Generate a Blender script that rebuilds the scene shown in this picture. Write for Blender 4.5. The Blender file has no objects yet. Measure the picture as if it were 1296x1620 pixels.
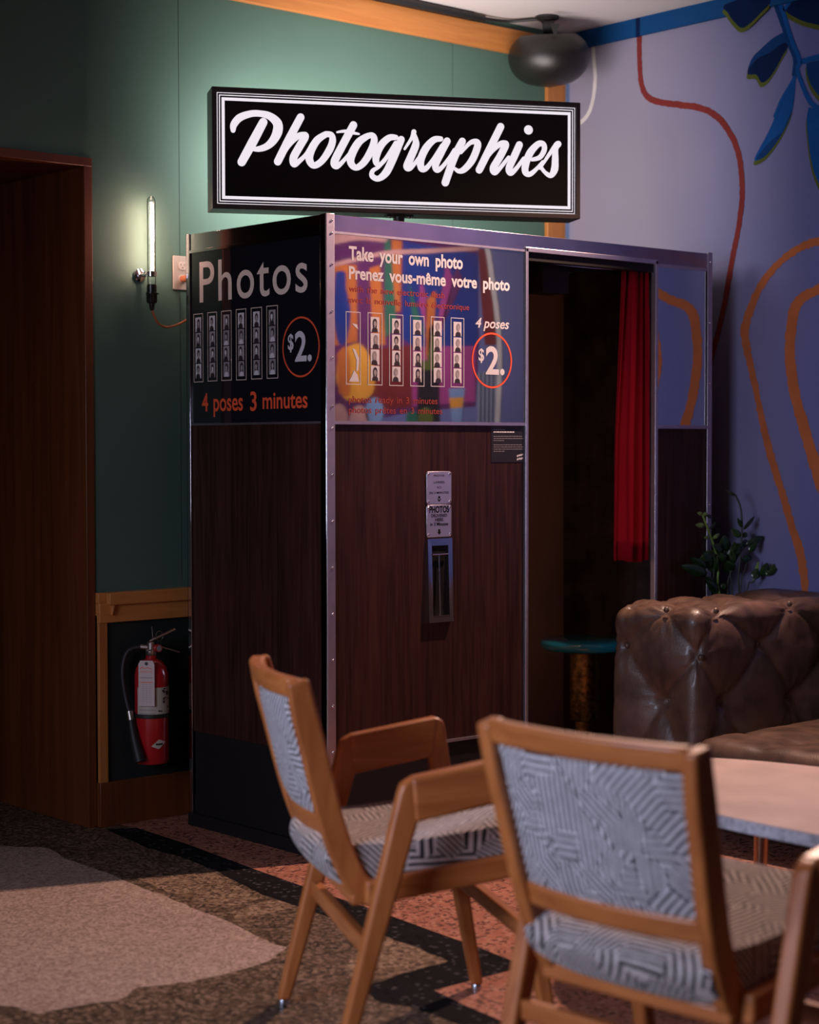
import bpy, bmesh, math, random
from mathutils import Vector, Matrix, noise
random.seed(7)
SC = bpy.context.scene
COL = SC.collection
PI = math.pi
R = math.radians

# ------------------------------------------------------------------ camera
cd = bpy.data.cameras.new('camera'); cam = bpy.data.objects.new('camera', cd); COL.objects.link(cam)
cd.sensor_fit = 'VERTICAL'; cd.sensor_height = 36.0; cd.sensor_width = 28.8; cd.lens = 64.492
cam.matrix_world = Matrix([[0.752084, 0.025247, -0.658583, -3.44857], [-0.659065, 0.026451, -0.751621, -4.30939], [-0.001556, 0.999331, 0.036532, 1.25902], [0, 0, 0, 1]])
cd.clip_start = 0.05; cd.clip_end = 60
cd.dof.use_dof = True; cd.dof.focus_distance = 5.75; cd.dof.aperture_fstop = 2.6
SC.camera = cam
# ------------------------------------------------------------------ view, world, lights
SC.view_settings.view_transform = 'Standard'; SC.view_settings.look = 'None'
SC.view_settings.gamma = 1.0; SC.view_settings.exposure = 0.0; SC.view_settings.use_curve_mapping = False
w = bpy.data.worlds.new('world'); SC.world = w; w.use_nodes = True
w.node_tree.nodes['Background'].inputs[0].default_value = (0.85, 0.62, 0.52, 1)
w.node_tree.nodes['Background'].inputs[1].default_value = 0.028

def area(name, loc, target, sx, sy, power, color):
    l = bpy.data.lights.new(name, 'AREA'); l.shape = 'RECTANGLE'; l.size = sx; l.size_y = sy; l.energy = power; l.color = color
    o = bpy.data.objects.new(name, l); COL.objects.link(o); o.location = loc
    o.rotation_euler = (Vector(target) - Vector(loc)).to_track_quat('-Z', 'Y').to_euler(); return o
def spot(name, loc, target, power, color, deg, blend, radius):
    l = bpy.data.lights.new(name, 'SPOT'); l.energy = power; l.color = color; l.spot_size = R(deg); l.spot_blend = blend; l.shadow_soft_size = radius
    o = bpy.data.objects.new(name, l); COL.objects.link(o); o.location = loc
    o.rotation_euler = (Vector(target) - Vector(loc)).to_track_quat('-Z', 'Y').to_euler(); return o
# daylight from the big windows on the open side of the room (out of frame, left of the camera)
wl = area('window_daylight', (-4.6, -1.7, 1.7), (0.0, -1.6, 0.45), 1.6, 1.3, 31, (0.70, 0.74, 1.0)); wl.data.spread = R(85)
# warm ceiling downlight over the sofa corner
spot('ceiling_downlight', (1.37, -0.49, 2.86), (-0.75, -1.15, 0.0), 410, (1.0, 0.64, 0.50), 104, 0.55, 0.035)
# added fill light, brightening the far mural for its reflection in the poster
ml = area('mural_fill', (0.35, -3.1, 2.5), (1.97, -1.95, 1.92), 0.4, 0.3, 15, (1.0, 0.84, 0.84)); ml.data.spread = R(46)

# ------------------------------------------------------------------ materials
def nt(name):
    m = bpy.data.materials.new(name); m.use_nodes = True
    return m, m.node_tree.nodes, m.node_tree.links, m.node_tree.nodes['Principled BSDF']
def mat(name, col, rough=0.5, metal=0.0, spec=0.5, coat=0.0, emit=None, es=0.0, ior=None, bump=0.0, bscale=200, vary=0.0, vscale=8):
    m, N, L, b = nt(name)
    b.inputs['Base Color'].default_value = (*col, 1); b.inputs['Roughness'].default_value = rough
    b.inputs['Metallic'].default_value = metal; b.inputs['Specular IOR Level'].default_value = spec
    b.inputs['Coat Weight'].default_value = coat; b.inputs['Coat Roughness'].default_value = 0.08
    if ior: b.inputs['IOR'].default_value = ior
    if emit: b.inputs['Emission Color'].default_value = (*emit, 1); b.inputs['Emission Strength'].default_value = es
    tc = None
    if bump or vary: tc = N.new('ShaderNodeTexCoord')
    if bump:
        n = N.new('ShaderNodeTexNoise'); n.inputs['Scale'].default_value = bscale; n.inputs['Detail'].default_value = 4
        bp = N.new('ShaderNodeBump'); bp.inputs['Strength'].default_value = bump; bp.inputs['Distance'].default_value = 0.004
        L.new(tc.outputs['Object'], n.inputs['Vector']); L.new(n.outputs['Fac'], bp.inputs['Height']); L.new(bp.outputs['Normal'], b.inputs['Normal'])
    if vary:
        n = N.new('ShaderNodeTexNoise'); n.inputs['Scale'].default_value = vscale; n.inputs['Detail'].default_value = 5
        r = N.new('ShaderNodeValToRGB'); r.color_ramp.elements[0].position = 0.3; r.color_ramp.elements[1].position = 0.7
        r.color_ramp.elements[0].color = (*[c * (1 - vary) for c in col], 1); r.color_ramp.elements[1].color = (*[min(1, c * (1 + vary)) for c in col], 1)
        L.new(tc.outputs['Object'], n.inputs['Vector']); L.new(n.outputs['Fac'], r.inputs['Fac']); L.new(r.outputs['Color'], b.inputs['Base Color'])
    return m
def wood(name, dark, light, axis='z', rough=0.4, fine=60, broad=5, stretch=14, coat=0.0, spec=0.5):
    m, N, L, b = nt(name)
    tc = N.new('ShaderNodeTexCoord'); mp = N.new('ShaderNodeMapping')
    s = [1, 1, 1]; s['xyz'.index(axis)] = 1.0 / stretch; mp.inputs['Scale'].default_value = s
    n1 = N.new('ShaderNodeTexNoise'); n1.inputs['Scale'].default_value = broad; n1.inputs['Detail'].default_value = 3
    n2 = N.new('ShaderNodeTexNoise'); n2.inputs['Scale'].default_value = fine; n2.inputs['Detail'].default_value = 5; n2.inputs['Distortion'].default_value = 0.6
    mx = N.new('ShaderNodeMix'); mx.data_type = 'FLOAT'; mx.inputs[0].default_value = 0.62
    r = N.new('ShaderNodeValToRGB'); r.color_ramp.elements[0].position = 0.32; r.color_ramp.elements[1].position = 0.68
    r.color_ramp.elements[0].color = (*dark, 1); r.color_ramp.elements[1].color = (*light, 1)
    L.new(tc.outputs['Object'], mp.inputs['Vector']); L.new(mp.outputs['Vector'], n1.inputs['Vector']); L.new(mp.outputs['Vector'], n2.inputs['Vector'])
    L.new(n1.outputs['Fac'], mx.inputs[2]); L.new(n2.outputs['Fac'], mx.inputs[3]); L.new(mx.outputs[0], r.inputs['Fac']); L.new(r.outputs['Color'], b.inputs['Base Color'])
    b.inputs['Roughness'].default_value = rough; b.inputs['Coat Weight'].default_value = coat; b.inputs['Coat Roughness'].default_value = 0.15; b.inputs['Specular IOR Level'].default_value = spec
    bp = N.new('ShaderNodeBump'); bp.inputs['Strength'].default_value = 0.12; bp.inputs['Distance'].default_value = 0.002
    L.new(n2.outputs['Fac'], bp.inputs['Height']); L.new(bp.outputs['Normal'], b.inputs['Normal'])
    return m
def terrazzo(name, base, c1, c2, scale=60, a1=0.22, rough=0.42, mott=0.25, spec=0.2):
    m, N, L, b = nt(name)
    tc = N.new('ShaderNodeTexCoord')
    v = N.new('ShaderNodeTexVoronoi'); v.inputs['Scale'].default_value = scale; v.inputs['Randomness'].default_value = 1
    wn = N.new('ShaderNodeTexNoise'); wn.inputs['Scale'].default_value = scale * 0.6; wn.inputs['Detail'].default_value = 2
    ad = N.new('ShaderNodeMixRGB'); ad.blend_type = 'ADD'; ad.inputs[0].default_value = 0.02
    L.new(tc.outputs['Object'], ad.inputs[1]); L.new(wn.outputs['Color'], ad.inputs[2]); L.new(ad.outputs[0], v.inputs['Vector'])
    sep = N.new('ShaderNodeSeparateColor'); L.new(v.outputs['Color'], sep.inputs[0])
    r = N.new('ShaderNodeValToRGB'); r.color_ramp.interpolation = 'CONSTANT'
    e = r.color_ramp.elements; e[0].position = 0; e[0].color = (*c1, 1); e[1].position = a1; e[1].color = (*base, 1)
    k = e.new(1 - a1); k.color = (*c2, 1)
    L.new(sep.outputs[0], r.inputs['Fac'])
    n = N.new('ShaderNodeTexNoise'); n.inputs['Scale'].default_value = 3.5; n.inputs['Detail'].default_value = 8; n.inputs['Roughness'].default_value = 0.7
    mr = N.new('ShaderNodeMapRange'); mr.inputs[1].default_value = 0.3; mr.inputs[2].default_value = 0.7; mr.inputs[3].default_value = 1 - mott; mr.inputs[4].default_value = 1 + mott
    L.new(tc.outputs['Object'], n.inputs['Vector']); L.new(n.outputs['Fac'], mr.inputs[0])
    mu = N.new('ShaderNodeMixRGB'); mu.blend_type = 'MULTIPLY'; mu.inputs[0].default_value = 1
    L.new(r.outputs['Color'], mu.inputs[1]); L.new(mr.outputs[0], mu.inputs[2]); L.new(mu.outputs[0], b.inputs['Base Color'])
    b.inputs['Roughness'].default_value = rough; b.inputs['Specular IOR Level'].default_value = spec
    return m
def woven(name, light, dark, seat=False):
    m, N, L, b = nt(name)
    tc = N.new('ShaderNodeTexCoord')
    def math_(op, a=None, c=None, v0=0, v1=0):
        k = N.new('ShaderNodeMath'); k.operation = op; k.inputs[0].default_value = v0; k.inputs[1].default_value = v1
        if a is not None: L.new(a, k.inputs[0])
        if c is not None: L.new(c, k.inputs[1])
        return k.outputs[0]
    v = N.new('ShaderNodeTexVoronoi'); v.inputs['Scale'].default_value = 18; L.new(tc.outputs['Object'], v.inputs['Vector'])
    sep = N.new('ShaderNodeSeparateColor'); L.new(v.outputs['Color'], sep.inputs[0])
    xyz = N.new('ShaderNodeSeparateXYZ'); nd = N.new('ShaderNodeTexNoise'); nd.inputs['Scale'].default_value = 9
    ad = N.new('ShaderNodeMixRGB'); ad.blend_type = 'ADD'; ad.inputs[0].default_value = 0.008
    L.new(tc.outputs['Object'], nd.inputs['Vector']); L.new(tc.outputs['Object'], ad.inputs[1]); L.new(nd.outputs['Color'], ad.inputs[2]); L.new(ad.outputs[0], xyz.inputs[0])
    za = math_('MULTIPLY', xyz.outputs[2], None, 0, 1.0)
    A = math_('ADD', xyz.outputs[1], za) if seat else xyz.outputs[1]
    B = math_('ADD', xyz.outputs[0], za) if seat else xyz.outputs[2]
    ang = math_('SNAP', math_('MULTIPLY', sep.outputs[0], None, 0, PI * 1.2), None, 0, PI / 4)
    u = math_('ADD', math_('MULTIPLY', math_('COSINE', ang), A), math_('MULTIPLY', math_('SINE', ang), B))
    s1 = math_('SINE', math_('MULTIPLY', u, None, 0, 470.0 if seat else 520.0))
    n = N.new('ShaderNodeTexNoise'); n.inputs['Scale'].default_value = 55; n.inputs['Detail'].default_value = 3; L.new(tc.outputs['Object'], n.inputs['Vector'])
    sm = math_('ADD', s1, math_('MULTIPLY', math_('SUBTRACT', n.outputs['Fac'], None, 0, 0.5), None, 0, 1.5))
    r = N.new('ShaderNodeValToRGB'); r.color_ramp.elements[0].position = 0.40; r.color_ramp.elements[1].position = 0.60
    r.color_ramp.elements[0].color = (*dark, 1); r.color_ramp.elements[1].color = (*light, 1)
    L.new(math_('ADD', math_('MULTIPLY', sm, None, 0, 0.5), None, 0, 0.5), r.inputs['Fac']); L.new(r.outputs['Color'], b.inputs['Base Color'])
    b.inputs['Roughness'].default_value = 0.9; b.inputs['Sheen Weight'].default_value = 0.2
    bp = N.new('ShaderNodeBump'); bp.inputs['Strength'].default_value = 0.4; bp.inputs['Distance'].default_value = 0.003
    L.new(n.outputs['Fac'], bp.inputs['Height']); L.new(bp.outputs['Normal'], b.inputs['Normal'])
    return m
def thin_glass(name):
    m, N, L, b = nt(name)
    t = N.new('ShaderNodeBsdfTransparent'); g = N.new('ShaderNodeBsdfGlossy'); g.inputs['Roughness'].default_value = 0.03
    f = N.new('ShaderNodeFresnel'); f.inputs[0].default_value = 1.25
    x = N.new('ShaderNodeMixShader'); L.new(f.outputs[0], x.inputs[0]); L.new(t.outputs[0], x.inputs[1]); L.new(g.outputs[0], x.inputs[2])
    L.new(x.outputs[0], N['Material Output'].inputs['Surface']); return m
def emitter(name, col, s): return mat(name, (0.02, 0.02, 0.02), 0.4, emit=col, es=s)

M = dict(
  green=mat('green wall paint', (0.078, 0.145, 0.112), 0.7, spec=0.2, bump=0.05, bscale=300, vary=0.06, vscale=2),
  groove=mat('panel joint', (0.03, 0.06, 0.05), 0.8),
  lilac=mat('lilac wall paint', (0.235, 0.23, 0.325), 0.7, bump=0.05, bscale=250, vary=0.05, vscale=1.5),
  ceil=mat('ceiling paint', (0.74, 0.67, 0.64), 0.8, bump=0.1, bscale=120),
  crown=wood('honey wood', (0.44, 0.15, 0.035), (0.60, 0.235, 0.06), 'x', 0.45),
  crownz=wood('honey wood upright', (0.38, 0.13, 0.03), (0.52, 0.20, 0.05), 'z', 0.45),
  bluetrim=mat('blue trim paint', (0.006, 0.06, 0.19), 0.6, spec=0.1),
  jamb=wood('mahogany', (0.085, 0.022, 0.006), (0.17, 0.045, 0.012), 'z', 0.38, 30, 4, 20),
  wains=mat('wainscot panel paint', (0.012, 0.018, 0.016), 0.6),
  black=mat('black paint', (0.010, 0.008, 0.008), 0.6, spec=0.2),
  void=mat('hallway darkness', (0.006, 0.005, 0.005), 0.9),  # near-black colour stands for the unlit hall
  walnut=wood('walnut laminate', (0.013, 0.0045, 0.0038), (0.056, 0.020, 0.015), 'z', 0.36, 75, 9, 22, spec=0.22),
  chrome=mat('brushed aluminium', (0.58, 0.54, 0.60), 0.40, 1.0, vary=0.06, vscale=30),
  fascia=mat('satin aluminium fascia', (0.40, 0.37, 0.45), 0.24, 1.0, vary=0.12, vscale=9),
  polish=mat('polished chrome', (0.72, 0.68, 0.70), 0.10, 1.0),
  mirror=mat('mirror glass', (0.80, 0.80, 0.84), 0.02, 1.0),
  poster=mat('black acrylic poster', (0.010, 0.009, 0.012), 0.035, ior=2.1),
  pglass=mat('glossy black acrylic', (0.010, 0.009, 0.012), 0.03, ior=3.0),
  ink_w=mat('white ink', (0.62, 0.58, 0.60), 0.25),
  ink_tan=mat('cream ink', (0.74, 0.60, 0.50), 0.25),
  ink_r=mat('red orange ink', (0.80, 0.095, 0.035), 0.3),
  ink_dim=mat('reflection-dimmed red ink', (0.34, 0.05, 0.035), 0.3),  # red dimmed in the colour for the reflection that washes it out
  ink_g=mat('grey print', (0.25, 0.22, 0.23), 0.3),
  ink_d=mat('dark print', (0.03, 0.024, 0.026), 0.3),
  ink_s=mat('skin grey print', (0.34, 0.29, 0.29), 0.3),
  red=mat('red curtain cloth', (0.21, 0.002, 0.009), 0.9, spec=0.08, bump=0.15, bscale=400),
  intw=mat('booth interior board', (0.42, 0.28, 0.22), 0.8, bump=0.2, bscale=120),
  drape=mat('dark backdrop cloth', (0.040, 0.028, 0.024), 0.9, vary=0.8, vscale=9),
  teal=mat('teal lacquer', (0.015, 0.26, 0.38), 0.15, coat=0.6),
  brass=mat('mottled bronze', (0.32, 0.21, 0.08), 0.38, 0.9, vary=0.7, vscale=60, bump=0.3, bscale=80),
  leather=mat('brown leather', (0.074, 0.041, 0.027), 0.42, bump=0.25, bscale=260, vary=0.5, vscale=11, coat=0.12),
  leaf=mat('leaf green', (0.012, 0.042, 0.011), 0.25, coat=0.4, vary=0.4, vscale=20),
  leafy=mat('young leaf green', (0.15, 0.25, 0.05), 0.35, vary=0.3, vscale=20),
  stemd=mat('dark stem', (0.022, 0.030, 0.016), 0.5),
  clay=mat('dark clay pot', (0.05, 0.035, 0.03), 0.7),
  soil=mat('potting soil', (0.02, 0.014, 0.01), 0.95),
  teak=wood('teak', (0.28, 0.076, 0.017), (0.49, 0.165, 0.043), 'z', 0.42, 42, 6, 9, coat=0.12),
  teakx=wood('teak lengthwise', (0.28, 0.076, 0.017), (0.49, 0.165, 0.043), 'x', 0.42, 42, 6, 9, coat=0.12),
  teaky=wood('teak crosswise', (0.28, 0.076, 0.017), (0.49, 0.165, 0.043), 'y', 0.42, 42, 6, 9, coat=0.12),
  teakd=wood('teak underside', (0.12, 0.05, 0.025), (0.22, 0.10, 0.05), 'y', 0.5),
  fabric=woven('hatched woven upholstery', (0.58, 0.55, 0.57), (0.010, 0.010, 0.014)),
  fabric_seat=woven('hatched woven seat cloth', (0.50, 0.44, 0.42), (0.012, 0.011, 0.012), True),
  glide=mat('metal glide', (0.55, 0.6, 0.7), 0.25, 1.0),
  marble=mat('pale wood-veined top', (0.56, 0.43, 0.38), 0.32, vary=0.14, vscale=7),
  legmetal=mat('bronzed leg metal', (0.50, 0.33, 0.22), 0.22, 0.9),
  rim=mat('grey stone rim', (0.36, 0.36, 0.40), 0.5, vary=0.3, vscale=60),
  spk=mat('speaker shell', (0.010, 0.0085, 0.0075), 0.38, bump=0.15, bscale=500),
  rubber=mat('black rubber', (0.012, 0.011, 0.011), 0.55),
  bake=mat('black bakelite', (0.010, 0.009, 0.009), 0.25),
  porcelain=mat('outlet plastic', (0.55, 0.46, 0.38), 0.35),
  plate=mat('outlet plate', (0.42, 0.36, 0.30), 0.4),
  slot=mat('slot black', (0.008, 0.007, 0.007), 0.6, spec=0.1),
  orangecord=mat('orange cloth cord', (0.40, 0.13, 0.05), 0.8),
  extred=mat('extinguisher red', (0.42, 0.012, 0.014), 0.28, coat=0.4),
  extlab=mat('cream label', (0.48, 0.42, 0.34), 0.5),
  paper=mat('tag paper', (0.62, 0.50, 0.46), 0.7),
  steel=mat('worn steel', (0.45, 0.40, 0.36), 0.35, 1.0),
  glass=thin_glass('bulb glass'),
  filament=emitter('glowing filament', (1.0, 0.57, 0.46), 140),
  signwhite=emitter('lit sign acrylic', (1.0, 0.92, 1.0), 0.87),
  signback=emitter('sign rear glow panel', (1.0, 0.89, 0.88), 22.0),  # unseen rear glow, made plain and boosted to light the green wall
  signblack=mat('sign black acrylic', (0.006, 0.005, 0.005), 0.22),
  signframe=mat('dark bronze sign frame', (0.055, 0.042, 0.04), 0.4, 0.5),
  f_base=terrazzo('brown terrazzo', (0.098, 0.064, 0.040), (0.04, 0.028, 0.02), (0.21, 0.14, 0.095), 110, 0.25),
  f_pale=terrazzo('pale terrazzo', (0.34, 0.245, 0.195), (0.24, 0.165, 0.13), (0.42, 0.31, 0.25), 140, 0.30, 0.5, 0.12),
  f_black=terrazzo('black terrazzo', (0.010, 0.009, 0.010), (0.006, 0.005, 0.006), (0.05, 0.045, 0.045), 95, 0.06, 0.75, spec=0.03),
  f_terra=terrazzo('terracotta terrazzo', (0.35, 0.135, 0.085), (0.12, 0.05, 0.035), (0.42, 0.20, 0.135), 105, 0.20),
  f_tan=terrazzo('tan terrazzo', (0.185, 0.12, 0.075), (0.08, 0.05, 0.034), (0.30, 0.205, 0.14), 110, 0.25),
)
for k_, c_ in dict(m_red=(0.19, 0.030, 0.027), m_orange=(0.42, 0.125, 0.045), m_white=(0.60, 0.56, 0.55), m_navy=(0.004, 0.014, 0.06), m_blue=(0.008, 0.075, 0.28),
                   m_mid=(0.006, 0.04, 0.15), m_olive=(0.085, 0.105, 0.02), m_purple=(0.10, 0.02, 0.10), m_deep=(0.010, 0.03, 0.20), m_green=(0.02, 0.12, 0.08),
                   m_magenta=(0.32, 0.045, 0.20), m_yellow=(0.70, 0.30, 0.04), m_maroon=(0.16, 0.018, 0.02), m_black=(0.012, 0.01, 0.014), m_pink=(0.55, 0.28, 0.26),
                   m_grey=(0.25, 0.27, 0.36), m_sky=(0.20, 0.30, 0.52), m_frame=(0.50, 0.13, 0.03)).items():
    M[k_] = mat('mural ' + k_[2:] + ' paint', c_, 0.75, spec=0.06, vary=0.10, vscale=12)

def ombre(name, ca, cb):     # hand-blended wall paint: warm lilac by the booth turning periwinkle further along
    m, N, L, b = nt(name)
    tc = N.new('ShaderNodeTexCoord'); xyz = N.new('ShaderNodeSeparateXYZ'); n = N.new('ShaderNodeTexNoise'); n.inputs['Scale'].default_value = 1.6
    L.new(tc.outputs['Object'], xyz.inputs[0]); L.new(tc.outputs['Object'], n.inputs['Vector'])
    ad = N.new('ShaderNodeMath'); ad.operation = 'ADD'; L.new(xyz.outputs[1], ad.inputs[0])
    mu = N.new('ShaderNodeMath'); mu.operation = 'MULTIPLY'; mu.inputs[1].default_value = 0.5; L.new(n.outputs['Fac'], mu.inputs[0]); L.new(mu.outputs[0], ad.inputs[1])
    r = N.new('ShaderNodeValToRGB'); mr = N.new('ShaderNodeMapRange'); mr.inputs[1].default_value = -0.15; mr.inputs[2].default_value = 0.75
    L.new(ad.outputs[0], mr.inputs[0]); L.new(mr.outputs[0], r.inputs['Fac'])
    r.color_ramp.elements[0].color = (*cb, 1); r.color_ramp.elements[1].color = (*ca, 1); L.new(r.outputs['Color'], b.inputs['Base Color'])
    b.inputs['Roughness'].default_value = 0.75; b.inputs['Specular IOR Level'].default_value = 0.12
    return m
M['lilac'] = ombre('lilac wall paint', (0.275, 0.25, 0.33), (0.125, 0.140, 0.33))
# ------------------------------------------------------------------ mesh helpers
def tag(o, label=None, cat=None, group=None, kind=None):
    for k, v in (('label', label), ('category', cat), ('group', group), ('kind', kind)):
        if v: o[k] = v
    return o
def empty(name, loc, label, cat, group=None):
    o = bpy.data.objects.new(name, None); COL.objects.link(o); o.location = loc; o.empty_display_size = 0.1
    return tag(o, label, cat, group)
class MB:
    def __init__(s): s.v = []; s.f = []; s.m = []; s.mats = []
    def mi(s, m):
        if m not in s.mats: s.mats.append(m)
        return s.mats.index(m)
    def add(s, verts, faces, m):
        o = len(s.v); s.v += [tuple(v) for v in verts]; i = s.mi(m)
        for f in faces: s.f.append([k + o for k in f]); s.m.append(i)
    def box(s, a, b, m, mx=None):
        x0, y0, z0 = a; x1, y1, z1 = b
        V = [(x0,y0,z0),(x1,y0,z0),(x1,y1,z0),(x0,y1,z0),(x0,y0,z1),(x1,y0,z1),(x1,y1,z1),(x0,y1,z1)]
        if mx: V = [mx @ Vector(v) for v in V]
        s.add(V, [(0,3,2,1),(4,5,6,7),(0,1,5,4),(1,2,6,5),(2,3,7,6),(3,0,4,7)], m)
    def poly(s, pts, mp, h, m): s.add([mp(a, b, h) for a, b in pts], [list(range(len(pts)))], m)
    def prism(s, pts, mp, h0, h1, m):
        n = len(pts); V = [mp(a, b, h0) for a, b in pts] + [mp(a, b, h1) for a, b in pts]
        s.add(V, [list(range(n))[::-1], list(range(n, 2 * n))] + [(i, (i + 1) % n, (i + 1) % n + n, i + n) for i in range(n)], m)
    def frame(s, outer, inner, mp, h0, h1, m):   # prism between two matching loops
        n = len(outer)
        V = [mp(a, b, h0) for a, b in outer] + [mp(a, b, h0) for a, b in inner] + [mp(a, b, h1) for a, b in outer] + [mp(a, b, h1) for a, b in inner]
        F = []
        for i in range(n):
            j = (i + 1) % n
            F += [(i, j, j + n, i + n), (i + 2*n, i + 3*n, j + 3*n, j + 2*n), (i, i + 2*n, j + 2*n, j), (i + n, j + n, j + 3*n, i + 3*n)]
        s.add(V, F, m)
    def tube(s, pts, rad, m, seg=10, caps=True, up=None, flat=1.0):
        P = [Vector(p_) for p_ in pts]; n = len(P); V = []; F = []
        rad = rad if isinstance(rad, (list, tuple)) else [rad] * n
        t0 = (P[1] - P[0]).normalized(); nv = Vector(up) if up else t0.orthogonal(); nv = (nv - t0 * nv.dot(t0)).normalized()
        for i in range(n):
            t = (P[min(i + 1, n - 1)] - P[max(i - 1, 0)]).normalized(); nv = (nv - t * nv.dot(t)).normalized(); bv = t.cross(nv)
            for k in range(seg):
                a = 2 * PI * k / seg; V.append(P[i] + nv * math.cos(a) * rad[i] + bv * math.sin(a) * rad[i] * flat)
        for i in range(n - 1):
            for k in range(seg):
                k2 = (k + 1) % seg; F.append((i*seg+k, i*seg+k2, (i+1)*seg+k2, (i+1)*seg+k))
        if caps: F += [list(range(seg))[::-1], list(range((n-1)*seg, n*seg))]
        s.add(V, F, m)
    def lathe(s, prof, m, mx, seg=32, sx=1, sy=1):  # prof: (r, z)
        V = []; F = []; n = len(prof)
        for r_, z_ in prof:
            for k in range(seg):
                a = 2 * PI * k / seg; V.append(mx @ Vector((r_ * math.cos(a) * sx, r_ * math.sin(a) * sy, z_)))
        for i in range(n - 1):
            for k in range(seg):
                k2 = (k + 1) % seg; F.append((i*seg+k, i*seg+k2, (i+1)*seg+k2, (i+1)*seg+k))
        F += [list(range(seg))[::-1], list(range((n-1)*seg, n*seg))]
        s.add(V, F, m)
    def ribbon(s, pts, wid, mp, h, m, jag=0.0, cap=True, smooth=6, seed=0):
        P = spline(pts, smooth); n = len(P); k = len(pts)
        if not isinstance(wid, (list, tuple)): wid = [wid] * k
        W = [lerp_list(wid, i / (n - 1)) for i in range(n)]
        Lf = []; Rt = []
        for i in range(n):
            a = Vector(P[max(i-1, 0)]); b = Vector(P[min(i+1, n-1)]); t = (b - a)
            t = t.normalized() if t.length > 1e-9 else Vector((1, 0)); q = Vector((-t.y, t.x))
            ja = jag * noise.noise(Vector((i * 0.9, seed, 0.3))); jb = jag * noise.noise(Vector((i * 0.9, seed, 7.3)))
            Lf.append(Vector(P[i]) + q * (W[i] / 2 + ja)); Rt.append(Vector(P[i]) - q * (W[i] / 2 + jb))
        V = [mp(x.x, x.y, h) for x in Lf] + [mp(x.x, x.y, h) for x in Rt]
        s.add(V, [(i, i + 1, n + i + 1, n + i) for i in range(n - 1)], m)
        if cap:
            for i in (0, n - 1): s.disc(P[i], W[i] / 2, mp, h - 0.00025, m, 14)
    def disc(s, c, r_, mp, h, m, seg=24, ry=None):
        s.poly([(c[0] + r_ * math.cos(2*PI*k/seg), c[1] + (ry or r_) * math.sin(2*PI*k/seg)) for k in range(seg)], mp, h, m)
    def ring(s, c, r0, r1, mp, h, m, seg=48):
        A = [(c[0] + r0 * math.cos(2*PI*k/seg), c[1] + r0 * math.sin(2*PI*k/seg)) for k in range(seg)]
        B = [(c[0] + r1 * math.cos(2*PI*k/seg), c[1] + r1 * math.sin(2*PI*k/seg)) for k in range(seg)]
        V = [mp(a, b, h) for a, b in A + B]
        s.add(V, [(i, (i+1) % seg, seg + (i+1) % seg, seg + i) for i in range(seg)], m)
    def text(s, body, a0, a1, b0, cap, mp, h, m, bold=0.0, shear=0.0, ws=1.0, cs=1.0):
        V, F = glyphs(body, bold, shear, ws, cs)
        xs = [v[0] for v in V]; x0, x1 = min(xs), max(xs); kx = (a1 - a0) / (x1 - x0); ky = cap / CAP
        s.add([mp(a0 + (v[0] - x0) * kx, b0 + v[1] * ky, h) for v in V], F, m)
    def build(s, name, parent=None, smooth=None, bevel=0.0, loc=None, seg=2):
        me = bpy.data.meshes.new(name); off = Vector(loc) if loc else Vector((0, 0, 0))
        me.from_pydata([tuple(Vector(v) - off) for v in s.v], [], s.f); me.update()
        for m in s.mats: me.materials.append(m)
        for p_, i in zip(me.polygons, s.m): p_.material_index = i
        b = bmesh.new(); b.from_mesh(me)
        if bevel or smooth: bmesh.ops.recalc_face_normals(b, faces=b.faces)
        b.to_mesh(me); b.free()
        if smooth is not None:
            for p_ in me.polygons: p_.use_smooth = True
            me.set_sharp_from_angle(angle=R(smooth))
        o = bpy.data.objects.new(name, me); COL.objects.link(o); o.location = off
        if parent:
            o.parent = parent
            if parent.type == 'EMPTY': o.matrix_parent_inverse = Matrix.Translation(-parent.location)
        if bevel:
            md = o.modifiers.new('bevel', 'BEVEL'); md.width = bevel; md.segments = seg; md.limit_method = 'ANGLE'; md.angle_limit = R(35)
            for p_ in me.polygons: p_.use_smooth = True
            me.set_sharp_from_angle(angle=R(50))
        return o
def spline(pts, n):
    if n <= 1 or len(pts) < 3: return [tuple(p_) for p_ in pts]
    P = [Vector(p_) for p_ in pts]; out = []
    for i in range(len(P) - 1):
        p0 = P[max(i-1, 0)]; p1 = P[i]; p2 = P[i+1]; p3 = P[min(i+2, len(P)-1)]
        for k in range(n):
            t = k / n; out.append(tuple(0.5 * ((2*p1) + (p2-p0)*t + (2*p0-5*p1+4*p2-p3)*t*t + (3*p1-p0-3*p2+p3)*t*t*t)))
    out.append(tuple(P[-1])); return out
def lerp_list(l, t):
    x = t * (len(l) - 1); i = min(int(x), len(l) - 2) if len(l) > 1 else 0
    return l[i] + (l[i+1] - l[i]) * (x - i) if len(l) > 1 else l[0]
CAP = 1.0
def glyphs(body, bold=0.0, shear=0.0, ws=1.0, cs=1.0):
    cu = bpy.data.curves.new('g', 'FONT'); cu.body = body; cu.offset = bold; cu.shear = shear; cu.space_word = ws; cu.space_character = cs; cu.resolution_u = 5
    o = bpy.data.objects.new('g', cu); COL.objects.link(o); bpy.context.view_layer.update()
    me = bpy.data.meshes.new_from_object(o.evaluated_get(bpy.context.evaluated_depsgraph_get()))
    V = [tuple(v.co) for v in me.vertices]; F = [list(p_.vertices) for p_ in me.polygons]
    bpy.data.objects.remove(o); bpy.data.curves.remove(cu); bpy.data.meshes.remove(me)
    return V, F
CAP = max(v[1] for v in glyphs('H')[0])
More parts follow.
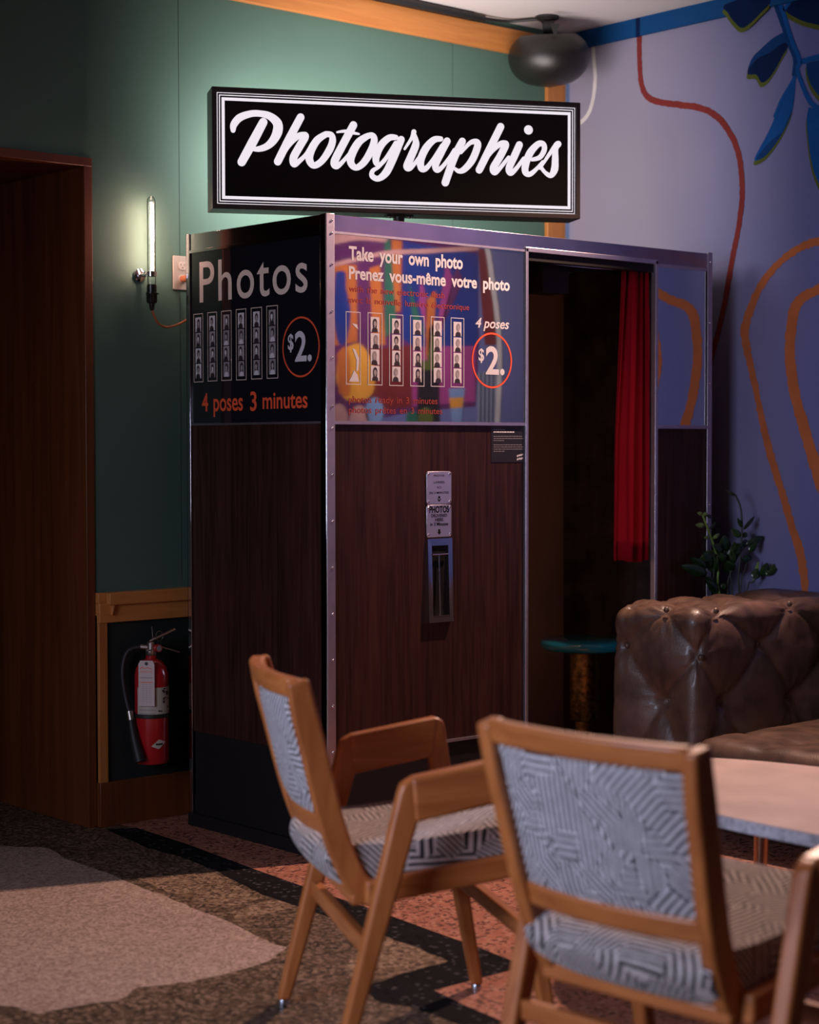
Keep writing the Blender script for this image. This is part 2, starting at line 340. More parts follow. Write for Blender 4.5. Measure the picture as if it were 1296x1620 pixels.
# plane maps: (a, b, height above the surface) -> world
def FRONT(a, b, h): return (a, -h, b)
BD = 0.728                                  # booth depth
def LEFT(a, b, h): return (-h, BD - a, b)
WX = 1.97; WY = 0.90; CZ = 2.915            # right wall, back wall, ceiling
def RWALL(a, b, h): return (WX - h, a, b)
def BWALL(a, b, h): return (a, WY - h, b)
def FLOOR(a, b, h): return (a, b, h)

# ================================================================== the room
b = MB()
b.box((-4.5, -5.5, -0.05), (WX + 0.1, 3.0, 0.0), M['f_base'])
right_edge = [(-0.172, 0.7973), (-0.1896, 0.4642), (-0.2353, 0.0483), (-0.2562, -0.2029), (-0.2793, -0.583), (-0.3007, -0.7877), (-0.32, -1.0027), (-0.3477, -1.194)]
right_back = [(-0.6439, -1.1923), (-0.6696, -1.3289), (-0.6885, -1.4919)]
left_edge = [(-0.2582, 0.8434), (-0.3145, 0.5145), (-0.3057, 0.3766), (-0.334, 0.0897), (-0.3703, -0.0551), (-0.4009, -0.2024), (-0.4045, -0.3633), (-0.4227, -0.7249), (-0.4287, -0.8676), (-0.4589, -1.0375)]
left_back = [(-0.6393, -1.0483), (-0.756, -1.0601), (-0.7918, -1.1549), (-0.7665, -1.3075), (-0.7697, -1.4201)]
def rough_edge(pts, amp, seed, step=0.02):
    out = []
    for i in range(len(pts) - 1):
        a = Vector(pts[i]); c = Vector(pts[i+1]); n = max(1, int((c - a).length / step)); q = (c - a).normalized(); q = Vector((-q.y, q.x))
        for k in range(n):
            x = a.lerp(c, k / n); out.append(tuple(x + q * amp * noise.noise(Vector((x.x * 14, x.y * 14, seed))) * (0 if k == 0 else 1)))
    out.append(tuple(pts[-1])); return out
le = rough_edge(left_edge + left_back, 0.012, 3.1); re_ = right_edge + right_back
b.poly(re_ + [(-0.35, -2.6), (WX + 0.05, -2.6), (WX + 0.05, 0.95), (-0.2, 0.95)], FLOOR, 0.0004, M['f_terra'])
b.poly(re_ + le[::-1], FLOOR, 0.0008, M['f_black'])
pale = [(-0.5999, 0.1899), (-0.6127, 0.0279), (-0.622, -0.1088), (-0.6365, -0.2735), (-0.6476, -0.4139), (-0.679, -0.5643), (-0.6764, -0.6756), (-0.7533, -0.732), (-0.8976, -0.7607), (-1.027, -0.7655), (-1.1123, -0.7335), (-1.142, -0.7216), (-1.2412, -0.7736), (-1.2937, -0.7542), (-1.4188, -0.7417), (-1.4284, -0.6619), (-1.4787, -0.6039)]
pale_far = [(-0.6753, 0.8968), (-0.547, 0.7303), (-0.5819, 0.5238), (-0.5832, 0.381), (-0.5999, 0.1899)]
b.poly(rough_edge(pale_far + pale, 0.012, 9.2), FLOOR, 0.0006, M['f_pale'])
b.poly(rough_edge([(-0.5786, -0.3056), (-0.447, -0.2641), (-0.3833, -0.2921), (-0.416, -0.3717), (-0.5546, -0.3843), (-0.6149, -0.3686)], 0.008, 4.0), FLOOR, 0.0005, M['f_tan'])
b.poly(rough_edge([(-0.558, 0.1974), (-0.422, 0.1448), (-0.35, 0.0946), (-0.3888, -0.0416), (-0.4232, -0.2321), (-0.5299, -0.2507), (-0.5773, -0.1888), (-0.5808, 0.0207)], 0.008, 5.0), FLOOR, 0.0005, M['f_tan'])
b.poly([(-0.4329, -0.7371), (-0.4359, -0.8764), (-0.4629, -1.0346), (-0.6339, -1.0421), (-0.74, -1.0465), (-0.6561, -0.8826)], FLOOR, 0.0005, M['f_tan'])
tag(b.build('floor'), 'floor of brown, black, pale and terracotta terrazzo patches', 'floor', kind='structure')

b = MB()                                      # back wall with the hall opening on the left
DX = -0.262; DZ = 2.195
b.box((DX, WY, 0.0), (WX + 0.1, WY + 0.12, 3.05), M['green'])
b.box((-1.35, WY, DZ), (DX, WY + 0.12, 3.05), M['green'])
b.box((-4.5, WY, 0.0), (-1.35, WY + 0.12, 3.05), M['green'])
for x in (0.082, 1.338, -1.17): b.poly([(x - 0.0012, 0.8 if x > -1 else DZ), (x + 0.0012, 0.8 if x > -1 else DZ), (x + 0.0012, 2.80), (x - 0.0012, 2.80)], BWALL, 0.0006, M['groove'])
tag(b.build('wall_back'), 'dark green panelled wall behind the photo booth', 'wall', kind='structure')

b = MB()                                      # lilac wall with its painted mural
b.box((WX, -5.5, 0.0), (WX + 0.1, WY, 3.05), M['lilac'])
def stroke(pts, wd, m, h=0.0010, jag=0.004, seed=1.0): b.ribbon(pts, wd, RWALL, h, M[m], jag, True, 10, seed)
stroke([(0.7603, 2.8809), (0.7532, 2.7922), (0.7461, 2.7161), (0.7596, 2.6304), (0.7939, 2.5724), (0.8637, 2.5412)], 0.019, 'm_white', jag=0.002)
stroke([(0.5095, 2.9244), (0.5123, 2.8152), (0.5086, 2.7171), (0.4986, 2.6546), (0.4724, 2.6095), (0.4143, 2.5794), (0.3097, 2.5527), (0.2074, 2.5266), (0.1252, 2.4825), (0.065, 2.4161), (0.026, 2.3414), (0.0078, 2.2464), (0.0072, 2.1534), (0.0242, 2.0503), (0.0444, 1.9703), (0.0647, 1.8782), (0.085, 1.7855), (0.1115, 1.6926), (0.1412, 1.5992), (0.165, 1.505)], 0.024, 'm_red', h=0.0016, jag=0.003, seed=2.0)
stroke([(-0.6128, 1.9789), (-0.4568, 1.9968), (-0.3389, 1.9824), (-0.2677, 1.9681), (-0.1842, 1.9294), (-0.1022, 1.862), (-0.0478, 1.7847), (-0.0133, 1.6982), (-0.0107, 1.6564), (-0.0288, 1.5764), (-0.0586, 1.4755), (-0.0854, 1.3705), (-0.109, 1.2892), (-0.1412, 1.1921), (-0.1847, 1.082), (-0.2251, 0.9682), (-0.2621, 0.878), (-0.2823, 0.7875), (-0.2915, 0.6739)], [0.034,0.034,0.030,0.030,0.026,0.030,0.032,0.040,0.038,0.030,0.028,0.028,0.030,0.033,0.032,0.033,0.036,0.036,0.030], 'm_orange', jag=0.006, seed=5.0)
stroke([(-0.6138, 1.8747), (-0.458, 1.8597), (-0.343, 1.8119), (-0.2746, 1.787), (-0.236, 1.7485), (-0.2198, 1.6766), (-0.2149, 1.5856), (-0.2268, 1.494), (-0.2498, 1.4024), (-0.2895, 1.2884), (-0.3288, 1.1865), (-0.3789, 1.0631), (-0.412, 0.9741)], [0.04,0.04,0.034,0.038,0.046,0.046,0.044,0.044,0.046,0.046,0.05,0.05,0.04], 'm_orange', jag=0.006, seed=8.0)
stroke([(-0.6154, 1.7008), (-0.459, 1.7314), (-0.425, 1.6666), (-0.4124, 1.5781), (-0.4292, 1.4884), (-0.4621, 1.3765)], 0.04, 'm_orange', jag=0.006, seed=11.0)
def leafshape(pts, m, h, off=None, om=None):
    P = spline(pts + [pts[0]], 6)[:-1]
    if off: b.poly([(a + off[0], c_ + off[1]) for a, c_ in P], RWALL, h - 0.0005, M[om])
    b.poly(P, RWALL, h, M[m])
LV = (0.004, -0.016)
leafshape([(-0.1748, 2.744), (-0.1303, 2.73), (-0.0797, 2.7022), (-0.0372, 2.6728), (-0.0174, 2.6213), (-0.0576, 2.6107), (-0.0805, 2.5801), (-0.1088, 2.5849), (-0.1423, 2.6158), (-0.1754, 2.6599), (-0.2, 2.6961)], 'm_navy', 0.0022, LV, 'm_olive')
leafshape([(-0.1748, 2.744), (-0.1303, 2.73), (-0.0797, 2.7022), (-0.0372, 2.6728), (-0.0259, 2.6428), (-0.0629, 2.6688), (-0.1194, 2.6823), (-0.164, 2.702), (-0.1972, 2.71)], 'm_mid', 0.0026)
leafshape([(-0.234, 2.5662), (-0.2094, 2.5476), (-0.171, 2.504), (-0.1379, 2.4367), (-0.1045, 2.3824), (-0.051, 2.305), (-0.0937, 2.3068), (-0.1442, 2.3458), (-0.1884, 2.3986), (-0.2184, 2.4527), (-0.23, 2.5134)], 'm_blue', 0.0022, LV, 'm_olive')
leafshape([(-0.1774, 2.3866), (-0.1384, 2.3691), (-0.0935, 2.3385), (-0.0596, 2.304), (-0.0937, 2.3068), (-0.1442, 2.3458), (-0.1884, 2.3986), (-0.2184, 2.4527), (-0.1992, 2.4285)], 'm_mid', 0.0026)
leafshape([(-0.1066, 2.9003), (0.0772, 2.8884), (0.0653, 2.8542), (0.0359, 2.817), (0.001, 2.7891), (-0.0392, 2.7995), (-0.0845, 2.8278), (-0.1293, 2.8603)], 'm_navy', 0.0142, LV, 'm_olive')
leafshape([(-0.2071, 2.8506), (-0.1881, 2.8207), (-0.2406, 2.7826), (-0.2951, 2.7577), (-0.3914, 2.7302), (-0.4435, 2.7689), (-0.3904, 2.8479), (-0.2562, 2.8727)], 'm_navy', 0.0022, LV, 'm_olive')
leafshape([(-0.2799, 2.6168), (-0.2857, 2.5762), (-0.3076, 2.5287), (-0.3563, 2.4778), (-0.42, 2.4557), (-0.4243, 2.5726), (-0.3658, 2.6165), (-0.3177, 2.6197)], 'm_mid', 0.0022, LV, 'm_olive')
leafshape([(-0.292, 2.4603), (-0.2842, 2.4216), (-0.2901, 2.3544), (-0.3043, 2.2731), (-0.3263, 2.2087), (-0.3697, 2.1424), (-0.3957, 2.2098), (-0.3944, 2.3631), (-0.3513, 2.4346)], 'm_blue', 0.0022, LV, 'm_olive')
stroke([(-0.1291, 2.8962), (-0.1575, 2.8284), (-0.1857, 2.7609), (-0.2082, 2.7037), (-0.2362, 2.6414), (-0.2311, 2.5889)], 0.027, 'm_mid', h=0.0030, jag=0.002)
stroke([(-0.1347, 2.8951), (-0.1742, 2.8254), (-0.1996, 2.7541), (-0.2248, 2.6921), (-0.2526, 2.6299), (-0.2419, 2.6005), (-0.2642, 2.544), (-0.2972, 2.4817), (-0.3351, 2.45), (-0.3939, 2.42)], 0.018, 'm_blue', h=0.0034, jag=0.002)
stroke([(-0.2581, 2.6268), (-0.3176, 2.6307), (-0.3922, 2.6342)], 0.020, 'm_blue', h=0.0034, jag=0.002)
stroke([(-0.2312, 2.5755), (-0.2094, 2.5476), (-0.1765, 2.5077), (-0.1434, 2.4494)], 0.014, 'm_blue', h=0.0034, jag=0.002)
stroke([(-0.1797, 2.8222), (-0.2235, 2.8654)], 0.016, 'm_blue', h=0.0034, jag=0.002)
def patch(pts, m, h): b.poly(pts, RWALL, h, M[m])
# the still-life end of the mural, further along the wall (seen reflected in the booth's poster)
patch([(-2.5171, 2.3264), (-1.9041, 2.2313), (-1.4318, 2.0981), (-1.4266, 1.6861), (-1.4481, 1.4234), (-1.8598, 1.4074), (-2.5225, 1.3281)], 'm_purple', 0.0008)
patch([(-1.9217, 2.172), (-1.4318, 2.0741), (-1.432, 1.6826), (-1.8131, 1.6795), (-1.9287, 1.7376)], 'm_deep', 0.0012)
patch([(-2.4219, 2.1027), (-2.2461, 2.0896), (-2.2464, 2.0347), (-2.2414, 1.7359), (-2.4237, 1.7238)], 'm_frame', 0.0014)
b.poly(spline([(-2.4029, 2.0679), (-2.3297, 2.0626), (-2.325, 1.9927), (-2.2905, 1.8801), (-2.316, 1.7549), (-2.3539, 1.7248), (-2.3943, 1.7584), (-2.4229, 1.8874)], 4), RWALL, 0.0018, M['m_deep'])
patch([(-2.1543, 2.0672), (-2.0793, 2.0772), (-2.041, 1.7118), (-2.1312, 1.7155)], 'm_frame', 0.0014)
patch([(-2.0479, 2.1904), (-2.0075, 2.1869), (-1.9638, 1.7852), (-2.0469, 1.7429)], 'm_green', 0.0016)
patch([(-1.998, 2.1861), (-1.9276, 2.1725), (-1.9401, 1.8605), (-1.9871, 1.8555)], 'm_frame', 0.0014)
patch([(-1.8591, 1.6965), (-1.448, 1.6833), (-1.4481, 1.4453), (-1.8597, 1.4302)], 'm_magenta', 0.0014)
patch([(-2.1678, 1.7014), (-1.8591, 1.7041), (-1.8597, 1.4302), (-2.1323, 1.4114)], 'm_maroon', 0.0013)
for P_, m_ in (([(-1.801, 2.0188), (-1.7558, 1.8803), (-1.7673, 1.7756), (-1.8127, 1.8837)], 'm_magenta'), ([(-1.6325, 2.0661), (-1.5885, 1.9741), (-1.655, 1.7702), (-1.711, 1.683), (-1.6772, 1.8459)], 'm_magenta'), ([(-1.5666, 2.039), (-1.5231, 1.9696), (-1.6328, 1.8137), (-1.6773, 1.7563)], 'm_purple'), ([(-1.8815, 1.9941), (-1.8356, 1.885), (-1.7674, 1.7305), (-1.8588, 1.8257)], 'm_green'), ([(-1.7671, 1.8961), (-1.6994, 1.9368), (-1.7109, 1.7729), (-1.7676, 1.6249)], 'm_frame'), ([(-1.7447, 1.7745), (-1.6772, 1.816), (-1.6999, 1.6226), (-1.7563, 1.6245)], 'm_olive')): patch(P_, m_, 0.0020)
b.poly(spline([(-2.3923, 1.6467), (-2.3288, 1.7079), (-2.2291, 1.7275), (-2.1557, 1.6697), (-2.1196, 1.5905), (-2.132, 1.4972), (-2.2302, 1.4601), (-2.3424, 1.4781), (-2.399, 1.5591)], 4), RWALL, 0.0022, M['m_yellow'])
b.poly(spline([(-2.3921, 1.6866), (-2.3162, 1.7153), (-2.2917, 1.5957), (-2.3047, 1.4852), (-2.3802, 1.5028)], 4), RWALL, 0.0026, M['m_frame'])
patch([(-1.8247, 1.6269), (-1.6775, 1.6293), (-1.6779, 1.3597), (-1.8253, 1.3537)], 'm_black', 0.0018)
patch([(-1.8018, 1.6337), (-1.6999, 1.6301), (-1.7112, 1.5892), (-1.7905, 1.5917)], 'm_olive', 0.0024)
patch([(-1.432, 1.5694), (-1.3212, 1.5732), (-1.3159, 1.356), (-1.4374, 1.3499)], 'm_grey', 0.0018)
for k in range(4):
    patch([[(-1.416, 1.5689), (-1.4075, 1.5686), (-1.4097, 1.3533), (-1.4203, 1.3527)], [(-1.3906, 1.5681), (-1.3821, 1.5679), (-1.3842, 1.353), (-1.3948, 1.3524)], [(-1.3652, 1.5673), (-1.3568, 1.5671), (-1.3589, 1.3528), (-1.3694, 1.3522)], [(-1.34, 1.5666), (-1.3316, 1.5663), (-1.3337, 1.3525), (-1.3442, 1.3519)]][k], 'm_navy', 0.0022)
patch([(-1.4286, 2.0978), (-1.3652, 2.0876), (-1.3421, 1.8995), (-1.3191, 1.6816), (-1.3895, 1.6845), (-1.4138, 1.8894)], 'm_maroon', 0.0018)
b.ribbon([(-1.4159, 2.144), (-1.3736, 2.097), (-1.3422, 1.9573), (-1.3108, 1.7894), (-1.2983, 1.6086), (-1.3107, 1.3523)], 0.030, RWALL, 0.0026, M['m_white'], 0.002, True, 8)
b.ribbon([(-2.4149, 2.2215), (-2.2394, 2.2262), (-2.0454, 2.2017)], 0.05, RWALL, 0.0020, M['m_pink'], 0.002, True, 6)
b.ribbon([(-2.4155, 2.1022), (-2.2522, 2.1136), (-2.0219, 2.1267), (-1.7667, 2.114), (-1.4318, 2.1003)], 0.02, RWALL, 0.0021, M['m_pink'], 0.002, True, 6)
for cx_, cy_, r_, m_ in [(-2.1202, 1.4112, 0.065, 'm_sky'), (-2.2305, 1.3734, 0.07, 'm_pink'), (-2.3808, 1.3831, 0.07, 'm_pink'), (-1.7681, 1.3758, 0.05, 'm_olive'), (-1.8598, 1.3731, 0.04, 'm_green')]: b.disc((cx_, cy_), r_, RWALL, 0.0028, M[m_])
patch([(-1.6166, 1.5044), (-1.5126, 1.5055), (-1.5345, 1.3583), (-1.5947, 1.3552)], 'm_sky', 0.0024)
patch([(-1.6133, 1.4633), (-1.5213, 1.4652), (-1.529, 1.421), (-1.6045, 1.4185)], 'm_yellow', 0.0028)
tag(b.build('wall_right'), 'lilac wall painted with orange, red and blue leaf mural strokes', 'wall', kind='structure')

b = MB(); b.box((-4.5, -5.5, CZ), (WX + 0.1, 3.0, CZ + 0.1), M['ceil'])
tag(b.build('ceiling'), 'pale pinkish white ceiling', 'ceiling', kind='structure')
b = MB(); b.box((-4.5, WY - 0.022, 2.792), (WX, WY, 2.888), M['crown'])
tag(b.build('trim_1', bevel=0.003), 'honey coloured wooden crown board along the green wall', 'trim', kind='structure')
b = MB(); b.box((WX - 0.013, -5.0, 2.845), (WX, WY - 0.0, CZ), M['bluetrim'])
b.ribbon([(0.5091078030538956, 2.84), (0.5094026333560402, 2.92)], 0.022, RWALL, 0.0136, M['m_navy'], 0, False, 1)
tag(b.build('trim_2'), 'deep blue crown band along the lilac wall', 'trim', kind='structure')
b = MB(); b.box((1.838, WY - 0.02, 0.0), (1.938, WY, 2.792), M['crownz'])
tag(b.build('trim_3', bevel=0.003), 'upright honey wood strip in the corner beside the lilac wall', 'trim', kind='structure')
b = MB(); b.box((1.938, WY - 0.012, 0.0), (1.950, WY, 2.83), M['m_white']); b.box((1.950, WY - 0.012, 0.0), (WX, WY, 2.84), M['m_sky'])
tag(b.build('trim_4'), 'narrow blue corner strip next to the wood strip', 'trim', kind='structure')
# hall opening: deep mahogany-lined portal
b = MB()
b.box((DX - 0.031, WY - 0.006, 0.0), (DX, 1.50, 2.166), M['jamb'])
b.box((-1.32, WY - 0.006, 2.166), (DX, 1.50, DZ), M['jamb'])
b.box((-1.351, WY - 0.006, 0.0), (-1.32, 1.50, 2.166), M['jamb'])
tag(b.build('door_1', bevel=0.002), 'deep mahogany-lined doorway into the dark hall on the left', 'door', kind='structure')
b = MB()
b.box((DX - 0.035, 1.50, 0), (DX + 0.05, 3.0, 2.3), M['void']); b.box((-1.45, 1.50, 0), (-1.35, 3.0, 2.3), M['void']); b.box((-1.45, 2.95, 0), (DX, 3.0, 2.3), M['void']); b.box((-1.45, 1.50, 2.2), (DX, 3.0, 2.3), M['void'])
tag(b.build('wall_hall'), 'walls of the hall beyond the doorway, coloured near black for its darkness', 'wall', kind='structure')
# wainscot between the doorway and the booth
b = MB(); b.box((DX + 0.001, WY - 0.012, 0.147), (1.83, WY, 0.70), M['wains'])
tag(b.build('trim_5'), 'dark recessed wainscot panel under the rail', 'trim', kind='structure')
b = MB()
b.box((DX + 0.001, WY - 0.030, 0.676), (1.83, WY, 0.740), M['crown'])
b.prism([(DX + 0.03, 0.735), (1.83, 0.735), (1.83, 0.775), (DX + 0.045, 0.775), (DX + 0.03, 0.772)], BWALL, 0.0, 0.048, M['crown'])
b.box((DX + 0.001, WY - 0.024, 0.740), (DX + 0.03, WY, 0.775), M['crown'])
b.prism([(DX + 0.052, 0.735), (DX + 0.040, 0.735), (DX + 0.040, 0.700)], BWALL, 0.030, 0.046, M['crown'])
b.box((DX + 0.001, WY - 0.024, 0.147), (DX + 0.034, WY, 0.676), M['crownz'])
tag(b.build('trim_6', bevel=0.002), 'honey wood chair rail and stile above the fire extinguisher', 'trim', kind='structure')
b = MB(); b.box((DX + 0.001, WY - 0.026, 0.0), (1.83, WY, 0.147), M['jamb'])
tag(b.build('baseboard_back', bevel=0.002), 'dark wood baseboard under the wainscot panel', 'baseboard', kind='structure')

# ================================================================== photo booth
BL = 1.782; BH = 1.95; ZP = 1.3277; ZW = 0.3136; XD0 = 0.838; XD1 = 1.477
booth = empty('photo_booth', (0, 0, 0), 'walnut and chrome photo booth with black photo posters, standing against the green wall', 'photo booth')
def part(name, fn, parent=booth, **kw):
    q = MB(); fn(q); return q.build(name, parent, **kw)
part('side_panel', lambda q: q.box((0, 0.008, ZW), (0.02, BD - 0.004, ZP - 0.004), M['walnut']))
part('front_panel', lambda q: q.box((0.008, 0.0, ZW), (0.834, 0.02, ZP - 0.004), M['walnut']))
part('rear_front_panel', lambda q: q.box((XD1 + 0.008, 0.0, 0.05), (BL - 0.02, 0.02, ZP - 0.006), M['walnut']))
part('base', lambda q: q.box((0.004, 0.004, 0.0), (0.83, BD, ZW), M['black']))
part('floor_pan', lambda q: q.box((XD0, 0.02, 0.0), (BL - 0.01, BD, 0.10), M['black']))
part('plinth', lambda q: q.box((-0.016, 0.0, 0.0), (0.004, BD, 0.042), M['black']), bevel=0.003)
part('roof', lambda q: q.box((0.004, 0.004, BH - 0.012), (BL - 0.004, BD, BH - 0.004), M['black']))
part('back_wall', lambda q: q.box((0.004, BD - 0.018, 0.10), (BL - 0.01, BD, BH - 0.02), M['intw']))
def f_end(q):
    q.box((BL - 0.024, 0.02, 0.05), (BL - 0.004, BD, BH - 0.02), M['black'])
part('end_wall', f_end)
def f_backdrop(q):
    n = 60; pts = [(0.03 + (BD - 0.06) * i / n, 0) for i in range(n + 1)]
    V = []; F = []
    for j, z in enumerate((0.12, 0.6, 1.2, BH - 0.03)):
        for i in range(n + 1): V.append((BL - 0.034 + 0.006 * math.sin(i * 0.9 + j * 0.4), pts[i][0], z))
    for j in range(3):
        for i in range(n): k = j * (n + 1) + i; F.append((k, k + 1, k + n + 2, k + n + 1))
    q.add(V, F, M['drape'])
tag(part('backdrop_cloth', f_backdrop, smooth=60), 'dark mottled backdrop cloth')
part('partition', lambda q: q.box((0.846, 0.024, 0.10), (0.866, BD - 0.02, BH - 0.02), M['intw']))
part('lamp_housing', lambda q: (q.box((0.99, 0.07, 1.775), (1.115, 0.17, 1.905), M['black']), q.box((1.115, 0.10, 1.86), (BL - 0.05, 0.16, 1.90), M['black'])))
# chrome
def f_fascia(q):
    q.box((0.0, -0.004, 1.897), (BL - 0.004, 0.004, BH), M['fascia'])
fascia = part('fascia', f_fascia, bevel=0.001)
part('fascia', lambda q: q.box((-0.004, 0.0, 1.897), (0.004, BD, BH), M['polish']), bevel=0.001)
for a_, b_, m_ in (((0.02, -0.007, ZP - 0.006), (0.834, 0.0, ZP + 0.004), 'chrome'), ((0.02, -0.007, 1.893), (0.834, 0.0, 1.900), 'chrome'), ((-0.007, 0.02, ZP - 0.004), (0.0, BD, ZP + 0.003), 'chrome'), ((-0.008, 0.0, 1.888), (-0.002, BD, 1.897), 'polish'),
                   ((0.012, -0.005, ZW - 0.005), (0.838, 0.003, ZW + 0.004), 'chrome'), ((XD1 + 0.012, -0.008, ZP - 0.012), (BL - 0.02, 0.002, ZP), 'chrome'), ((XD1 + 0.01, -0.006, 1.886), (BL - 0.02, 0.002, 1.897), 'chrome')):
    q = MB(); q.box(a_, b_, M[m_]); q.build('rail_trim', booth)
def f_corner(q):
    q.box((-0.0075, -0.0075, 0.0), (0.024, -0.0035, BH + 0.002), M['chrome'])
    q.box((-0.0075, -0.0035, 0.0), (-0.0035, 0.024, BH + 0.002), M['polish'])
corner = part('corner_strip', f_corner, bevel=0.0012)
for z in (1.93, 1.893, 1.80, 1.66, 1.52, 1.375, 1.31, 1.17, 1.03, 0.89, 0.75, 0.61, 0.47, 0.33, 0.19):
    q = MB(); q.lathe([(0.0042, 0), (0.0036, 0.0022), (0.0018, 0.0034)], M['polish'], Matrix.Translation((0.013, -0.0074, z)) @ Matrix.Rotation(R(90), 4, 'X'), 10); q.build('rivet', corner, smooth=60)
part('edge_strip', lambda q: (q.box((-0.0075, BD - 0.016, 0.0), (-0.003, BD + 0.004, BH + 0.002), M['polish']), q.box((-0.0075, BD, 0.0), (0.02, BD + 0.004, BH + 0.002), M['polish'])), bevel=0.001)
def f_endpost(q):
    q.box((BL - 0.022, -0.0075, 0.0), (BL + 0.0035, -0.0035, BH + 0.004), M['chrome']); q.box((BL - 0.0005, -0.0035, 0.0), (BL + 0.0035, 0.03, BH + 0.004), M['chrome'])
endpost = part('end_strip', f_endpost, bevel=0.0012)
for z in (1.92, 1.70, 1.48, 1.26, 1.04, 0.82):
    q = MB(); q.lathe([(0.0042, 0), (0.0036, 0.0022), (0.0018, 0.0034)], M['polish'], Matrix.Translation((BL - 0.008, -0.0074, z)) @ Matrix.Rotation(R(90), 4, 'X'), 10); q.build('rivet', endpost, smooth=60)
def f_doorframe(q):
    q.box((0.830, -0.010, 0.05), (0.842, 0.012, 1.905), M['chrome']); q.box((XD1 - 0.004, -0.010, 0.05), (XD1 + 0.010, 0.012, 1.905), M['chrome'])
    q.box((0.830, -0.010, 1.893), (XD1 + 0.010, 0.012, 1.909), M['chrome']); q.box((0.842, 0.0, 1.865), (XD1, 0.03, 1.893), M['black'])
part('door_frame', f_doorframe, bevel=0.0015)
part('curtain_rod', lambda q: q.tube(spline([(0.845, 0.03, 1.876), (1.0, 0.03, 1.868), (1.2, 0.03, 1.866), (1.47, 0.03, 1.874)], 6), 0.0045, M['polish'], 8), smooth=60)
mp_ = part('mirror_panel', lambda q: q.box((XD1 + 0.012, 0.0, ZP), (BL - 0.022, 0.012, 1.89), M['mirror'])); tag(mp_, 'tall mirror pane reflecting the lilac mural')

# posters ----------------------------------------------------------
def portrait(q, mp, a0, b0, a1, b1, k, h, inv=False):
    rn = random.Random(k * 77 + 5); w_ = a1 - a0; hh = b1 - b0
    bg, hair, skin, coat_ = rn.choice([('ink_g', 'ink_d', 'ink_s', 'ink_w'), ('ink_s', 'ink_d', 'ink_w', 'ink_d'), ('ink_w', 'ink_d', 'ink_s', 'ink_d')] if not inv else [('ink_w', 'ink_d', 'ink_s', 'ink_d'), ('ink_w', 'ink_g', 'ink_s', 'ink_d')])
    cx = a0 + w_ * (0.5 + rn.uniform(-0.09, 0.09)); cy = b0 + hh * 0.60
    q.poly([(a0, b0), (a1, b0), (a1, b1), (a0, b1)], mp, h, M[bg])
    q.poly([(cx - w_*0.36, b0), (cx + w_*0.36, b0), (cx + w_*0.30, b0 + hh*0.22), (cx + w_*0.12, b0 + hh*0.34), (cx - w_*0.12, b0 + hh*0.34), (cx - w_*0.30, b0 + hh*0.22)], mp, h + 0.0002, M[coat_])
    q.disc((cx + w_*0.01, cy + hh*0.03), w_ * 0.25, mp, h + 0.0004, M[hair], 16, hh * 0.27)
    if rn.random() < 0.5: q.poly([(cx - w_*0.25, cy), (cx + w_*0.25, cy), (cx + w_*0.22, cy - hh*0.30), (cx - w_*0.22, cy - hh*0.30)], mp, h + 0.0003, M[hair])
    q.disc((cx + w_ * rn.uniform(-0.04, 0.04), cy - hh*0.04), w_ * 0.16, mp, h + 0.0006, M[skin], 16, hh * 0.18)
    q.poly([(cx - w_*0.07, b0 + hh*0.30), (cx + w_*0.07, b0 + hh*0.30), (cx + w_*0.06, b0 + hh*0.42), (cx - w_*0.06, b0 + hh*0.42)], mp, h + 0.0005, M[skin])
def strip(q, mp, a0, b0, a1, b1, k, h, line, inv=False, empty_first=False):
    t = 0.0022
    q.frame([(a0, b0), (a1, b0), (a1, b1), (a0, b1)], [(a0 + t, b0 + t), (a1 - t, b0 + t), (a1 - t, b1 - t), (a0 + t, b1 - t)], mp, h - 0.0002, h, line)
    g = 0.20 * (a1 - a0); H_ = (b1 - b0 - 2 * g - 0.0) / 4
    for i in range(4):
        z0 = b0 + g + i * H_ + 0.0015
        portrait(q, mp, a0 + g, z0, a1 - g, z0 + H_ - 0.003, k * 4 + i, h, inv)
side_poster = part('side_poster', lambda q: q.box((-0.002, 0.016, ZP + 0.003), (0.02, BD - 0.012, 1.89), M['poster']))
front_poster = part('front_poster', lambda q: q.box((0.022, -0.003, ZP + 0.004), (0.832, 0.02, 1.894), M['pglass']))
T = {'photos': (0.0665, 0.6374, 1.7252, 0.1292), 'four': (0.0763, 0.3028, 1.3703, 0.0567), 'three': (0.342, 0.3758, 1.3684, 0.0578), 'minutes': (0.4074, 0.6354, 1.3733, 0.0504), 'dollar': (0.5385, 0.5668, 1.5524, 0.0459), 'two': (0.5735, 0.6567, 1.5166, 0.0863)}
for k, s_, m_, bo, cs_ in (('photos', 'Photos', 'ink_tan', 0.006, 1.12), ('four', '4 poses', 'ink_r', 0.016, 1.0), ('three', '3', 'ink_r', 0.016, 1.0), ('minutes', 'minutes', 'ink_r', 0.016, 1.0), ('dollar', '$', 'ink_w', 0.02, 1.0), ('two', '2.', 'ink_w', 0.022, 1.0)):
    a0, a1, b0, cap = T[k]; q = MB(); q.text(s_, a0, a1, b0, cap, LEFT, 0.0028, M[m_], bo, 0, 1.3, cs_); q.build('lettering', side_poster)
c_, rr = ((0.603, 1.5581), 0.08969999999999989)
q = MB(); q.ring(c_, rr - 0.0028, rr + 0.0028, LEFT, 0.0028, M['ink_r']); tag(q.build('price_ring', side_poster), 'red ring around the price')
